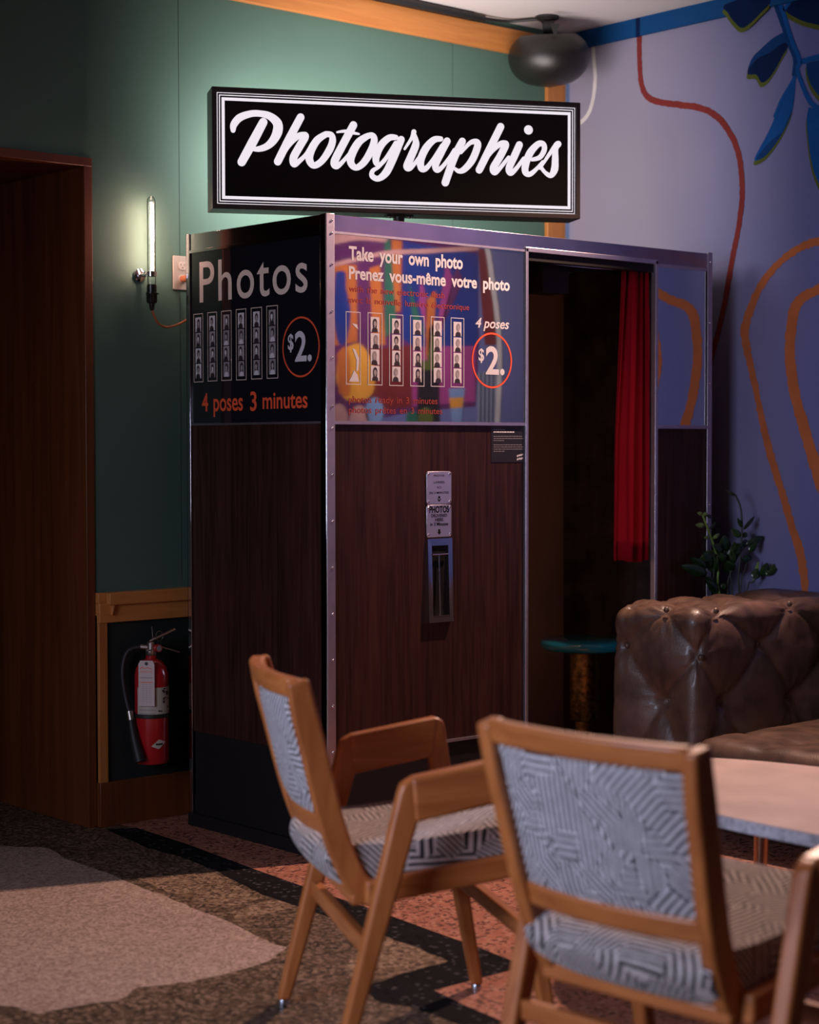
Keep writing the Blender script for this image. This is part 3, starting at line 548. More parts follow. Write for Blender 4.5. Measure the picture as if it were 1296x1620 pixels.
for k, (a0, b1, a1, b0) in enumerate([(0.0312, 1.6887, 0.0851, 1.4651), (0.1104, 1.6898, 0.1633, 1.4662), (0.1872, 1.6901, 0.243, 1.4662), (0.2678, 1.691, 0.3226, 1.4654), (0.3483, 1.6913, 0.4058, 1.4662), (0.4301, 1.6923, 0.4879, 1.466)]):
    q = MB(); strip(q, LEFT, a0, b0, a1, b1, k + 1, 0.0030, M['ink_tan']); q.build('photo_strip', side_poster)
T = {'take': (0.082, 0.5513, 1.8195, 0.0389), 'prenez': (0.0818, 0.7604, 1.7619, 0.0359), 'withn': (0.083, 0.4717, 1.7224, 0.019), 'avec': (0.0796, 0.5795, 1.6898, 0.018), 'poses': (0.6073, 0.7581, 1.6368, 0.0301), 'dollar': (0.6208, 0.6451, 1.5304, 0.0373), 'two': (0.6527, 0.7372, 1.4895, 0.0848), 'ready': (0.0805, 0.4421, 1.3878, 0.0196), 'pretes': (0.0804, 0.4625, 1.3563, 0.0191)}
for k, s_, m_, bo, sh, ws_ in (('take', 'Take your own photo', 'ink_w', 0.030, 0, 1.9), ('prenez', 'Prenez vous-m\u00eame votre photo', 'ink_w', 0.030, 0, 1.9), ('withn', 'with the new electronic flash', 'ink_dim', 0.004, 0, 1.5),
                  ('avec', 'avec la nouvelle lumi\u00e8re \u00e9lectronique', 'ink_dim', 0.004, 0, 1.5), ('poses', '4 poses', 'ink_w', 0.016, 0.25, 1.0), ('dollar', '$', 'ink_w', 0.02, 0, 1), ('two', '2.', 'ink_w', 0.024, 0, 1),
                  ('ready', 'photos ready in 3 minutes', 'ink_dim', 0.004, 0, 1.5), ('pretes', 'photos pr\u00eates en 3 minutes', 'ink_dim', 0.004, 0, 1.5)):
    a0, a1, b0, cap = T[k]; q = MB(); q.text(s_, a0, a1, b0, cap, FRONT, 0.0040, M[m_], bo, sh, ws_); q.build('lettering', front_poster)
c_, rr = ((0.6809, 1.5322), 0.08710131837523284)
q = MB(); q.ring(c_, rr - 0.003, rr + 0.003, FRONT, 0.0040, M['ink_r']); tag(q.build('price_ring', front_poster), 'red ring around the price')
for k, (a0, b1, a1, b0) in enumerate([(0.0695, 1.6626, 0.127, 1.4424), (0.1555, 1.6635, 0.2136, 1.4421), (0.2419, 1.6622, 0.2993, 1.4417), (0.3279, 1.6619, 0.3866, 1.4418), (0.4143, 1.6626, 0.4721, 1.4425), (0.4994, 1.6632, 0.557, 1.4425)]):
    q = MB(); t = 0.0022; g = 0.16 * (a1 - a0)
    if k == 0:      # the peeled strip: only scraps of print remain
        q.frame([(a0, b0), (a1, b0), (a1, b1), (a0, b1)], [(a0 + t, b0 + t), (a1 - t, b0 + t), (a1 - t, b1 - t), (a0 + t, b1 - t)], FRONT, 0.0038, 0.0040, M['ink_w'])
        w_ = a1 - a0; hh = b1 - b0
        q.poly([(a0 + w_*.42, b0 + hh*.84), (a0 + w_*.75, b0 + hh*.83), (a0 + w_*.85, b0 + hh*.76), (a0 + w_*.6, b0 + hh*.80)], FRONT, 0.0040, M['ink_w'])
        q.poly([(a0 + w_*.44, b0 + hh*.50), (a0 + w_*.66, b0 + hh*.48), (a0 + w_*.9, b0 + hh*.36), (a0 + w_*.84, b0 + hh*.20), (a0 + w_*.7, b0 + hh*.18), (a0 + w_*.72, b0 + hh*.34)], FRONT, 0.0040, M['ink_w'])
        q.poly([(a0 + w_*.2, b0 + hh*.04), (a0 + w_*.9, b0 + hh*.04), (a0 + w_*.8, b0 + hh*.13), (a0 + w_*.55, b0 + hh*.20), (a0 + w_*.4, b0 + hh*.12)], FRONT, 0.0040, M['ink_w'])
    else: strip(q, FRONT, a0, b0, a1, b1, k + 11, 0.0042, M['ink_w'], True)
    q.build('photo_strip', front_poster)
# delivery plates and slot ------------------------------------------
def rrect(a0, b0, a1, b1, r_, n=4):
    out = []
    for cx, cy, s in ((a1 - r_, b1 - r_, 0), (a0 + r_, b1 - r_, 90), (a0 + r_, b0 + r_, 180), (a1 - r_, b0 + r_, 270)):
        for k in range(n + 1): a = R(s + 90 * k / n); out.append((cx + r_ * math.cos(a), cy + r_ * math.sin(a)))
    return out
PA0, PA1 = (0.3971, 0.5024)
PZ = [1.1751, 1.0719, 1.0695, 0.9678, 0.9626, 0.6969]
def arrow(q, cx, zt, zb, w_, h, hollow):
    zm = zt + (zb - zt) * 0.48
    q.poly([(cx - w_*.25, zt), (cx + w_*.25, zt), (cx + w_*.25, zm), (cx + w_*.5, zm), (cx, zb), (cx - w_*.5, zm), (cx - w_*.25, zm)], FRONT, h, M['slot'])
    if hollow: q.poly([(cx - w_*.12, zm + 0.002), (cx + w_*.12, zm + 0.002), (cx + w_*.16, zm - 0.001), (cx, zb + 0.006), (cx - w_*.16, zm - 0.001)], FRONT, h + 0.0003, M['plateal'])
M['plateal'] = mat('worn aluminium plate', (0.70, 0.63, 0.68), 0.28, 0.85, vary=0.05, vscale=25)
def plate(zt, zb, lines, hollow, lab):
    q = MB(); q.prism(rrect(PA0, zb, PA1, zt, 0.008), FRONT, 0.0002, 0.003, M['plateal']); pl = q.build('delivery_plate', booth, bevel=0.0006)
    tag(pl, lab); q = MB(); W_ = PA1 - PA0; cx = (PA0 + PA1) / 2; H_ = zt - zb
    for s_, w_, yb, ch, bo in lines:
        q = MB(); q.text(s_, cx - W_*w_/2, cx + W_*w_/2, zb + H_*yb, H_*ch, FRONT, 0.0033, M['slot'], bo); q.build('lettering', pl)
    q = MB(); arrow(q, cx, zb + H_*0.24, zb + H_*0.06, W_*0.16, 0.0033, hollow); q.build('arrow', pl)
    for a in (PA0 + 0.007, PA1 - 0.007):
        for z in (zt - 0.008, zb + 0.008):
            q = MB(); q.lathe([(0.0042, 0), (0.0036, 0.0022), (0.0016, 0.0032)], M['polish'], Matrix.Translation((a, -0.003, z)) @ Matrix.Rotation(R(90), 4, 'X'), 10); q.build('screw', pl, smooth=60)
plate(PZ[0], PZ[1], [('PHOTOS', 0.42, 0.84, 0.06, 0.012), ('LIVR\u00c9ES', 0.44, 0.635, 0.06, 0.012), ('ICI', 0.16, 0.48, 0.06, 0.012), ('EN 3 MINUTES', 0.77, 0.315, 0.065, 0.014)], True, 'upper aluminium plate lettered in French')
plate(PZ[2], PZ[3], [('PHOTOS', 0.80, 0.76, 0.19, 0.035), ('DELIVERED', 0.65, 0.62, 0.09, 0.026), ('HERE', 0.32, 0.49, 0.095, 0.028), ('in 3 Minutes', 0.73, 0.35, 0.10, 0.026)], False, 'lower aluminium plate lettered in English')
def f_slot(q):
    z1, z0 = PZ[4], PZ[5]; a0, a1 = PA0 + 0.0015, PA1 + 0.0005; t = 0.017
    o0 = [(a0, z0), (a1, z0), (a1, z1), (a0, z1)]; i0 = [(a0 + t, z0 + 0.018), (a1 - t, z0 + 0.018), (a1 - t, z1 - 0.022), (a0 + t, z1 - 0.022)]
    hs = [0.013, 0.013, 0.006, 0.006]                     # the holder leans out towards its foot
    V = [FRONT(a, b_, 0.0) for a, b_ in o0] + [FRONT(a, b_, hs[i]) for i, (a, b_) in enumerate(o0)] + [FRONT(a, b_, hs[i]) for i, (a, b_) in enumerate(i0)] + [FRONT(a, b_, 0.0008) for a, b_ in i0]
    F = []
    for i in range(4):
        j = (i + 1) % 4; F += [(i, j, j + 4, i + 4), (i + 4, j + 4, j + 8, i + 8), (i + 8, j + 8, j + 12, i + 12)]
    q.add(V, F, M['polish']); q.poly(i0, FRONT, 0.0012, M['slot'])
slot_ = part('delivery_slot', f_slot); tag(slot_, 'chrome photo delivery chute')
part('bar', lambda q: q.tube([((PA0 + PA1)/2 - 0.004, -0.006, PZ[4] - 0.052), ((PA0 + PA1)/2 - 0.004, -0.012, PZ[5] + 0.022)], 0.0026, M['polish'], 8), slot_, smooth=60)
part('bar', lambda q: q.tube([(PA0 + 0.019, -0.009, PZ[4] - 0.050), (PA1 - 0.019, -0.009, PZ[4] - 0.050)], 0.0024, M['polish'], 8), slot_, smooth=60)
part('tray', lambda q: q.box((PA0 + 0.020, -0.012, PZ[5] + 0.019), (PA1 - 0.018, -0.002, PZ[5] + 0.022), M['polish']), slot_)
CA = [[0.68, 1.3199], [0.8346, 1.2019]]
M['card'] = mat('black notice card', (0.012, 0.011, 0.013), 0.4)
card = part('notice_card', lambda q: q.box((CA[0][0], -0.0012, CA[1][1]), (0.829, 0.0, ZP - 0.006), M['card'])); tag(card, 'small black notice card with rows of tiny print')
def f_cardtext(q):
    a0 = CA[0][0] + 0.010; z1 = ZP - 0.006; rn = random.Random(3)
    for dz, wd, hgt, m_ in ((0.012, 0.044, 0.0022, 'ink_g'), (0.019, 0.088, 0.0042, 'ink_w'), (0.034, 0.130, 0.002, 'ink_g'), (0.041, 0.128, 0.002, 'ink_g'), (0.048, 0.04, 0.002, 'ink_g'), (0.062, 0.128, 0.002, 'ink_g'), (0.069, 0.14, 0.002, 'ink_g'), (0.076, 0.135, 0.002, 'ink_g'), (0.083, 0.05, 0.002, 'ink_g')):
        x = a0
        while x < a0 + wd:
            l_ = rn.uniform(0.005, 0.013); q.poly([(x, z1 - dz - hgt), (x + l_, z1 - dz - hgt), (x + l_, z1 - dz), (x, z1 - dz)], FRONT, 0.0015, M[m_]); x += l_ + 0.002
    for k, (x, z) in enumerate(((0.118, 0.096), (0.126, 0.094), (0.134, 0.093), (0.142, 0.091), (0.118, 0.107), (0.126, 0.105), (0.134, 0.105), (0.141, 0.103))):
        q.poly([(a0 + x - 0.012, z1 - z - 0.007), (a0 + x - 0.006, z1 - z - 0.006), (a0 + x - 0.005, z1 - z), (a0 + x - 0.011, z1 - z - 0.0008)], FRONT, 0.0015, M['ink_w'])
part('printing', f_cardtext, card)

# curtain -----------------------------------------------------------
def f_curtain(q):
    n = 90; V = []; F = []; rows = 14
    for j in range(rows + 1):
        t = j / rows; z = 1.872 - t * (1.872 - 0.848); left = 1.374 - 0.034 * min(1, t * 1.7); right = 1.468 + 0.012 * math.sin(t * 2.0)
        for i in range(n + 1):
            s = i / n
            V.append((left + (right - left) * s + 0.006 * math.sin(s * 30 + 1.0), 0.046 + 0.026 * math.sin(s * s * 12 + s * 9 + 0.5 * t) + 0.006 * math.sin(s * 41 + t * 2), z + 0.004 * math.sin(s * 8)))
    for j in range(rows):
        for i in range(n): k = j * (n + 1) + i; F.append((k, k + 1, k + n + 2, k + n + 1))
    q.add(V, F, M['red'])
q = MB(); f_curtain(q); cu = q.build('curtain', smooth=80, loc=(1.42, 0.038, 0.848))
md = cu.modifiers.new('thick', 'SOLIDIFY'); md.thickness = 0.003
tag(cu, 'red cloth curtain drawn to the right in the booth doorway', 'curtain')

# stool in the booth --------------------------------------------------
sx, sy = 1.495, 0.35
stool = empty('stool', (sx, sy, 0.10), 'round teal topped stool on a bronze post inside the booth', 'stool')
T_ = Matrix.Translation((sx, sy, 0))
q = MB(); q.lathe([(0.10, 0.500), (0.150, 0.503), (0.164, 0.510), (0.168, 0.524), (0.164, 0.536), (0.155, 0.541), (0.02, 0.542)], M['teal'], T_, 56); tag(q.build('seat', stool, smooth=50), 'glossy teal round seat')
q = MB(); q.lathe([(0.052, 0.240), (0.055, 0.245), (0.055, 0.49), (0.075, 0.502)], M['brass'], T_, 32); q.build('post', stool, smooth=40)
q = MB(); q.lathe([(0.036, 0.12), (0.036, 0.242)], M['brass'], T_, 28); q.lathe([(0.12, 0.1003), (0.12, 0.112), (0.04, 0.125)], M['black'], T_, 32); q.build('foot', stool, smooth=40)

# ================================================================== illuminated sign on the booth roof
SP = Vector((0.597, 0.36, 0)); SS = Vector((0.8862, -0.4633, 0)); SNV = Vector((-0.4633, -0.8862, 0))
def SIGN(a, b_, h): v = SP + SS * a + SNV * (0.06 + h) + Vector((0, 0, b_)); return (v.x, v.y, v.z)
sign = empty('illuminated_sign', (SP.x, SP.y, BH - 0.004), 'long black light box reading Photographies in white script on the booth roof', 'sign')
SA0, SA1, SZ0, SZ1 = -0.634, 0.620, 2.0255, 2.418
q = MB(); lip = 0.015
q.frame([(SA0, SZ0), (SA1, SZ0), (SA1, SZ1), (SA0, SZ1)], [(SA0 + lip, SZ0 + lip), (SA1 - lip, SZ0 + lip), (SA1 - lip, SZ1 - lip), (SA0 + lip, SZ1 - lip)], SIGN, -0.12, 0.0, M['signframe'])
q.build('frame', sign, bevel=0.002)
q = MB(); q.box((0, 0, 0), (1, 1, 1), M['signblack'], Matrix(((SS.x * (SA1 - SA0 - 2*lip), SNV.x * 0.006, 0, SIGN(SA0 + lip, 0, -0.0145)[0]), (SS.y * (SA1 - SA0 - 2*lip), SNV.y * 0.006, 0, SIGN(SA0 + lip, 0, -0.0145)[1]), (0, 0, SZ1 - SZ0 - 2*lip, SZ0 + lip), (0, 0, 0, 1))))
face = q.build('face', sign)
q = MB()
for i0, i1 in ((0.0170, 0.0192), (0.0242, 0.0272), (0.0325, 0.0425)):
    q.frame([(SA0 + i0, SZ0 + i0), (SA1 - i0, SZ0 + i0), (SA1 - i0, SZ1 - i0), (SA0 + i0, SZ1 - i0)], [(SA0 + i1, SZ0 + i1), (SA1 - i1, SZ0 + i1), (SA1 - i1, SZ1 - i1), (SA0 + i1, SZ1 - i1)], SIGN, -0.0083, -0.0080, M['signwhite'])
tag(q.build('border', face), 'three glowing white border lines')
q = MB(); q.poly([(SA0 + lip, SZ0 + lip), (SA1 - lip, SZ0 + lip), (SA1 - lip, SZ1 - lip), (SA0 + lip, SZ1 - lip)], SIGN, -0.1105, M['signblack']); q.poly([(SA0 + 0.17, SZ0 + 0.035), (SA1 - 0.05, SZ0 + 0.035), (SA1 - 0.05, SZ1 - 0.035), (SA0 + 0.17, SZ1 - 0.035)], SIGN, -0.112, M['signback']); tag(q.build('rear_face', sign), 'unseen plain glow panel standing in for the lettered rear')
STROKES = [([(-0.4652, 2.3106), (-0.5014, 2.243), (-0.5369, 2.1787)], [0.02748, 0.03037, 0.02748]), ([(-0.5644, 2.28), (-0.5618, 2.2989), (-0.5426, 2.3217), (-0.5074, 2.3357), (-0.4754, 2.3377), (-0.4433, 2.3304), (-0.4193, 2.3093), (-0.4184, 2.2824), (-0.4324, 2.2535), (-0.4534, 2.2331), (-0.4791, 2.2233), (-0.5015, 2.2225)], [0.01591, 0.02314, 0.02459, 0.02169, 0.02083, 0.02459, 0.03124, 0.0324, 0.02748, 0.02256, 0.0188, 0.01302]), ([(-0.3417, 2.3314), (-0.3824, 2.2553), (-0.4182, 2.1844)], [0.02545, 0.02661, 0.02545]), ([(-0.4085, 2.1942), (-0.3825, 2.2363), (-0.3533, 2.2675), (-0.3306, 2.2731), (-0.328, 2.2662), (-0.3469, 2.2344), (-0.3659, 2.1989), (-0.364, 2.1783), (-0.3471, 2.1884), (-0.3243, 2.2114), (-0.3047, 2.2455)], [0.01157, 0.01446, 0.01967, 0.02256, 0.02545, 0.02603, 0.02603, 0.02256, 0.01591, 0.01302, 0.01215]), ([(-0.2574, 2.2797), (-0.2868, 2.2589), (-0.3081, 2.2232), (-0.313, 2.1944), (-0.2985, 2.1758), (-0.2724, 2.191), (-0.2462, 2.2286), (-0.2356, 2.2576), (-0.2395, 2.2772), (-0.2574, 2.2797)], [0.01967, 0.02459, 0.02603, 0.02603, 0.02083, 0.02169, 0.02459, 0.02314, 0.01967, 0.01967]), ([(-0.1652, 2.3129), (-0.1998, 2.2494), (-0.2288, 2.1925), (-0.2236, 2.1768), (-0.2065, 2.1869), (-0.1835, 2.2133), (-0.1604, 2.2444)], [0.02545, 0.02603, 0.02661, 0.02256, 0.01446, 0.01157, 0.01215]), ([(-0.22, 2.2875), (-0.1931, 2.2917), (-0.1669, 2.2873), (-0.1465, 2.2843)], [0.00636, 0.01099, 0.01099, 0.00636]), ([(-0.1175, 2.279), (-0.1472, 2.2577), (-0.1704, 2.2185), (-0.1744, 2.1896), (-0.1573, 2.1736), (-0.1309, 2.1911), (-0.1045, 2.2337), (-0.0951, 2.2661), (-0.101, 2.2812), (-0.1175, 2.279)], [0.01967, 0.02545, 0.02748, 0.02459, 0.01967, 0.02314, 0.02545, 0.02314, 0.01909, 0.01967]), ([(-0.0216, 2.2778), (-0.0448, 2.2753), (-0.0714, 2.2509), (-0.088, 2.215), (-0.088, 2.1926), (-0.0748, 2.1873), (-0.0516, 2.2131), (-0.0216, 2.2592)], [0.01736, 0.02169, 0.02459, 0.02459, 0.02169, 0.01446, 0.01388, 0.01591]), ([(-0.0033, 2.2717), (-0.0317, 2.2074), (-0.055, 2.1616), (-0.0815, 2.1399), (-0.102, 2.1479), (-0.1007, 2.1649), (-0.0781, 2.1807), (-0.0483, 2.2132)], [0.02372, 0.02661, 0.02603, 0.0188, 0.0188, 0.01446, 0.01157, 0.01012]), ([(0.0083, 2.241), (0.0317, 2.2772), (0.04, 2.2985)], [0.0081, 0.01157, 0.01736]), ([(0.0377, 2.2952), (0.0457, 2.2713), (0.045, 2.252), (0.0276, 2.2111), (0.0155, 2.1839), (0.0248, 2.1778), (0.0449, 2.1972), (0.0717, 2.2352)], [0.01446, 0.02025, 0.02545, 0.02603, 0.02459, 0.0188, 0.01302, 0.01157]), ([(0.1321, 2.2787), (0.1086, 2.2746), (0.0817, 2.2469), (0.0633, 2.2075), (0.0656, 2.1792), (0.0817, 2.1797), (0.1052, 2.209), (0.1371, 2.257)], [0.01736, 0.02169, 0.02545, 0.02603, 0.02314, 0.01736, 0.01302, 0.01446]), ([(0.154, 2.2721), (0.1321, 2.2325), (0.1142, 2.1931), (0.1192, 2.1755), (0.1354, 2.1841), (0.1623, 2.2174), (0.1792, 2.2439)], [0.02459, 0.02603, 0.02459, 0.02025, 0.01446, 0.01302, 0.01302]), ([(0.2067, 2.2734), (0.178, 2.218), (0.1476, 2.1344)], [0.02459, 0.02661, 0.02603]), ([(0.2016, 2.235), (0.2321, 2.2679), (0.2541, 2.2736), (0.2599, 2.2598), (0.2416, 2.2137), (0.2151, 2.182), (0.1948, 2.1738), (0.1796, 2.1824)], [0.01012, 0.01446, 0.02083, 0.02459, 0.02459, 0.02169, 0.01591, 0.01041]), ([(0.3402, 2.3272), (0.3, 2.2483), (0.2653, 2.1804)], [0.02545, 0.02603, 0.02488]), ([(0.283, 2.2087), (0.3102, 2.2448), (0.3375, 2.2685), (0.3546, 2.2714), (0.3563, 2.2634), (0.3375, 2.2268), (0.3147, 2.1886), (0.3198, 2.1741), (0.3375, 2.1884), (0.3683, 2.2263)], [0.01157, 0.01446, 0.01909, 0.02169, 0.02545, 0.02545, 0.02545, 0.02025, 0.01446, 0.01157]), ([(0.406, 2.2691), (0.3889, 2.2319), (0.3697, 2.1895), (0.3759, 2.1733), (0.3957, 2.1903), (0.4215, 2.2249)], [0.02459, 0.02545, 0.02459, 0.0188, 0.01446, 0.01215]), ([(0.4379, 2.3203)], [0.01562]), ([(0.4507, 2.221), (0.4783, 2.2302), (0.4938, 2.2553), (0.4903, 2.2742), (0.4714, 2.2735), (0.4438, 2.2437), (0.4277, 2.2039), (0.4277, 2.1783), (0.4439, 2.1723), (0.468, 2.1921), (0.4887, 2.2158)], [0.01215, 0.01678, 0.01851, 0.01909, 0.02083, 0.02545, 0.02545, 0.02314, 0.01736, 0.01302, 0.01012]), ([(0.4783, 2.1925), (0.5129, 2.2429), (0.5353, 2.2732), (0.544, 2.2768)], [0.00926, 0.01302, 0.01678, 0.02169]), ([(0.5423, 2.2761), (0.5336, 2.26), (0.5326, 2.2239), (0.5302, 2.1909), (0.5164, 2.1701), (0.4956, 2.1806), (0.4801, 2.2007)], [0.02256, 0.02025, 0.02372, 0.02603, 0.01793, 0.01302, 0.01302])]
q = MB()
for pts, wd in STROKES:
    if len(pts) == 1: q.disc(pts[0], wd[0], SIGN, -0.0078, M['signwhite'], 28)
    else: q.ribbon(pts, wd, SIGN, -0.0078, M['signwhite'], 0, True, 8)
tag(q.build('lettering', face), 'glowing white script word')
q = MB(); q.lathe([(0.030, BH - 0.0037), (0.030, BH + 0.004), (0.019, BH + 0.006), (0.019, SZ0 - 0.006), (0.022, SZ0 - 0.006), (0.022, SZ0)], M['signframe'], Matrix.Translation((SP.x, SP.y, 0)), 24)
q.build('post', sign, smooth=40)
q = MB(); v0 = SP
q.box((-0.045, -0.022, SZ0 - 0.004), (0.045, 0.022, SZ0), M['signframe'], Matrix.Translation((SP.x, SP.y, 0)) @ Matrix.Rotation(math.atan2(SS.y, SS.x), 4, 'Z')); bracket = q.build('bracket', sign)
for s in (-0.034, 0.034):
    q = MB(); q.lathe([(0.006, SZ0 - 0.009), (0.006, SZ0 - 0.004)], M['steel'], Matrix.Translation((SP + SS * s + SNV * 0.012).to_tuple()), 8); q.build('bolt', bracket)

# ================================================================== ceiling speaker and its cable
KX, KY = 1.675, 0.725
spk = empty('ceiling_speaker', (KX, KY, CZ), 'black rounded pod speaker hanging from the ceiling corner', 'speaker')
tilt = Matrix.Translation((KX, KY - 0.01, 2.760)) @ Matrix.Rotation(R(-9), 4, 'Y') @ Matrix.Rotation(R(6), 4, 'X')
q = MB(); prof = [(0.004, -0.117)] + [(0.158 * math.cos(R(a)) ** 0.78, (0.114 if a < 0 else 0.100) * math.sin(R(a))) for a in range(-84, 56, 6)] + [(0.095, 0.078), (0.06, 0.072), (0.01, 0.071)]
q.lathe(prof, M['spk'], tilt, 48); body = q.build('shell', spk, smooth=50)
q = MB(); q.box((-0.075, -0.03, 0.055), (0.075, 0.03, 0.084), M['spk'], tilt); q.build('ridge', body, bevel=0.008)
q = MB(); q.tube([(KX, KY - 0.01, 2.81), (KX, KY, 2.885)], 0.019, M['rubber'], 16); q.lathe([(0.027, -0.02), (0.027, 0.02)], M['rubber'], Matrix.Translation((KX - 0.012, KY - 0.02, 2.868)) @ Matrix.Rotation(R(41), 4, 'Z') @ Matrix.Rotation(R(90), 4, 'X'), 20); q.build('swivel', spk, smooth=40)
q = MB(); q.lathe([(0.018, CZ - 0.03), (0.024, CZ - 0.02), (0.046, CZ - 0.009), (0.046, CZ)], M['rubber'], Matrix.Translation((KX, KY, 0)), 28); q.build('mount', spk, smooth=40)
q = MB(); q.prism([(-0.014, 0.02), (0.014, 0.02), (0.0, -0.022)], lambda a, b_, h: tuple(Vector((KX - 0.08, KY - 0.115 - h, 2.835)) + Vector((0.75 * a, -0.66 * a, b_))), 0, 0.012, M['rubber']); q.build('catch', body)
q = MB(); q.tube(spline([(-1.0, 0.855, 2.897), (0.9, 0.855, 2.897), (1.40, 0.855, 2.897)], 4), 0.015, M['rubber'], 10); q.tube([(1.40, 0.855, 2.897), (1.46, 0.855, 2.897)], 0.012, M['rubber'], 10)
q.tube(spline([(1.45, 0.855, 2.898), (1.58, 0.84, 2.902), (1.64, 0.76, 2.905), (1.67, 0.735, 2.903)], 5), 0.006, M['rubber'], 8)
tag(q.build('cable', smooth=40, loc=(0.9, 0.855, 2.897)), 'black cable run along the ceiling edge to the speaker', 'cable')

# ================================================================== wall lamp, outlet
LX, LY = -0.069, 0.842
lamp = empty('wall_lamp', (LX, WY, 1.80), 'glowing clear tube bulb wall lamp beside the outlet', 'wall lamp')
q = MB(); q.tube(spline([(LX, LY, 1.838), (LX + 0.001, LY, 1.90), (LX - 0.001, LY, 1.97), (LX, LY, 2.02), (LX, LY, 2.062)], 5), 0.0035, M['filament'], 8); fil = q.build('filament', lamp, smooth=60); tag(fil, 'glowing filament')
q = MB(); q.lathe([(0.0130, 1.790), (0.0140, 1.80), (0.0140, 2.062), (0.0125, 2.072), (0.008, 2.080), (0.001, 2.082)], M['glass'], Matrix.Translation((LX, LY, 0)), 24); tag(q.build('bulb', lamp, smooth=60), 'clear glass tube bulb')
q = MB(); q.tube([(LX + 0.007, LY - 0.004, 1.83), (LX + 0.007, LY - 0.004, 2.06)], 0.0007, M['steel'], 6)
for z in (1.85, 1.892, 1.934, 1.976, 2.018): q.lathe([(0.0012, -0.0015), (0.0022, 0), (0.0012, 0.0015)], M['steel'], Matrix.Translation((LX + 0.007, LY - 0.004, z)), 8)
q.build('support_wire', lamp, smooth=60)
q = MB(); q.lathe([(0.019, 1.818), (0.019, 1.833), (0.0142, 1.833), (0.0142, 1.818)], M['polish'], Matrix.Translation((LX, LY, 0)), 28)
q.tube([(LX - 0.004, LY + 0.018, 1.825), (LX - 0.012, WY - 0.008, 1.825)], 0.006, M['polish'], 12); q.lathe([(0.022, 0), (0.022, 0.008), (0.012, 0.012)], M['polish'], Matrix.Translation((LX - 0.012, WY, 1.825)) @ Matrix.Rotation(R(90), 4, 'X'), 28); q.build('clip', lamp, smooth=40)
q = MB(); q.lathe([(0.005, 1.705), (0.008, 1.712), (0.010, 1.728), (0.016, 1.731), (0.018, 1.736), (0.018, 1.756), (0.0195, 1.758), (0.0195, 1.764), (0.0165, 1.766), (0.0165, 1.790), (0.012, 1.792)], M['bake'], Matrix.Translation((LX, LY, 0)), 24)
q.tube([(LX + 0.017, LY - 0.004, 1.762), (LX + 0.024, LY - 0.006, 1.762)], 0.002, M['bake'], 8); q.build('socket', lamp, smooth=40)
q = MB(); q.tube(spline([(LX, LY, 1.712), (LX + 0.006, LY, 1.695), (LX + 0.028, LY + 0.01, 1.668), (LX + 0.065, LY + 0.02, 1.655), (LX + 0.10, LY + 0.02, 1.660), (LX + 0.15, LY + 0.02, 1.682), (LX + 0.19, LY + 0.02, 1.72), (LX + 0.185, LY + 0.015, 1.78), (LX + 0.165, 0.868, 1.815)], 6), 0.0042, M['orangecord'], 8); tag(q.build('cord', lamp, smooth=60), 'orange cloth covered cord')
ox = 0.052
outl = empty('wall_outlet', (ox + 0.035, WY, 1.842), 'beige double wall outlet half hidden behind the booth edge', 'outlet')
q = MB(); q.prism(rrect(ox, 1.785, ox + 0.072, 1.900, 0.004), BWALL, 0.0, 0.006, M['plate']); q.build('cover_plate', outl, bevel=0.002)
for z in (1.866, 1.822):
    q = MB(); q.prism(rrect(ox + 0.019, z - 0.014, ox + 0.053, z + 0.014, 0.011), BWALL, 0.006, 0.0085, M['porcelain']); s_ = q.build('socket', outl, bevel=0.0008)
    q = MB()
    for dx in (-0.007, 0.007): q.poly([(ox + 0.036 + dx - 0.001, z), (ox + 0.036 + dx + 0.001, z), (ox + 0.036 + dx + 0.001, z + 0.008), (ox + 0.036 + dx - 0.001, z + 0.008)], BWALL, 0.0087, M['slot'])
    q.disc((ox + 0.036, z - 0.006), 0.0024, BWALL, 0.0087, M['slot'], 10); q.build('slot', s_)
q = MB(); q.lathe([(0.0115, 0.0), (0.0115, 0.018), (0.006, 0.026)], M['orangecord'], Matrix.Translation((ox + 0.036, WY - 0.0087, 1.822)) @ Matrix.Rotation(R(90), 4, 'X'), 18); tag(q.build('plug', lamp, smooth=40), 'brown plug')

# ================================================================== fire extinguisher
EX, EY = -0.100, 0.812
ext = empty('fire_extinguisher', (EX, WY - 0.012, 0.40), 'red fire extinguisher with a paper tag on the dark panel under the rail', 'fire extinguisher')
E_ = Matrix.Translation((EX, EY, 0)); er = 0.056
q = MB(); q.lathe([(0.035, 0.205), (0.050, 0.207), (er, 0.216), (er, 0.500), (0.050, 0.525), (0.034, 0.545), (0.018, 0.553), (0.018, 0.566)], M['extred'], E_, 40); cyl = q.build('cylinder', ext, smooth=40)
def EXT(a, b_, h): t = a / er; return (EX + (er + h) * math.sin(t), EY - (er + h) * math.cos(t), b_)
def curved(q, a0, a1, b0, b1, h, m, n=16):
    V = []; F = []
    for i in range(n + 1): a = a0 + (a1 - a0) * i / n; V += [EXT(a, b0, h), EXT(a, b1, h)]
    for i in range(n): F.append((2*i, 2*i + 2, 2*i + 3, 2*i + 1))
    q.add(V, F, m)
q = MB(); curved(q, -0.085, 0.085, 0.372, 0.462, 0.0008, M['extlab']); rn = random.Random(2)
for i in range(14):
    a = rn.uniform(-0.012, 0.03); z = 0.38 + 0.075 * rn.random(); curved(q, a, a + rn.uniform(0.004, 0.012), z, z + rn.uniform(0.003, 0.009), 0.0012, M['ink_d'], 2)
for i in range(6): curved(q, -0.075, -0.02, 0.376 + i * 0.012, 0.378 + i * 0.012, 0.0012, M['ink_g'], 6)
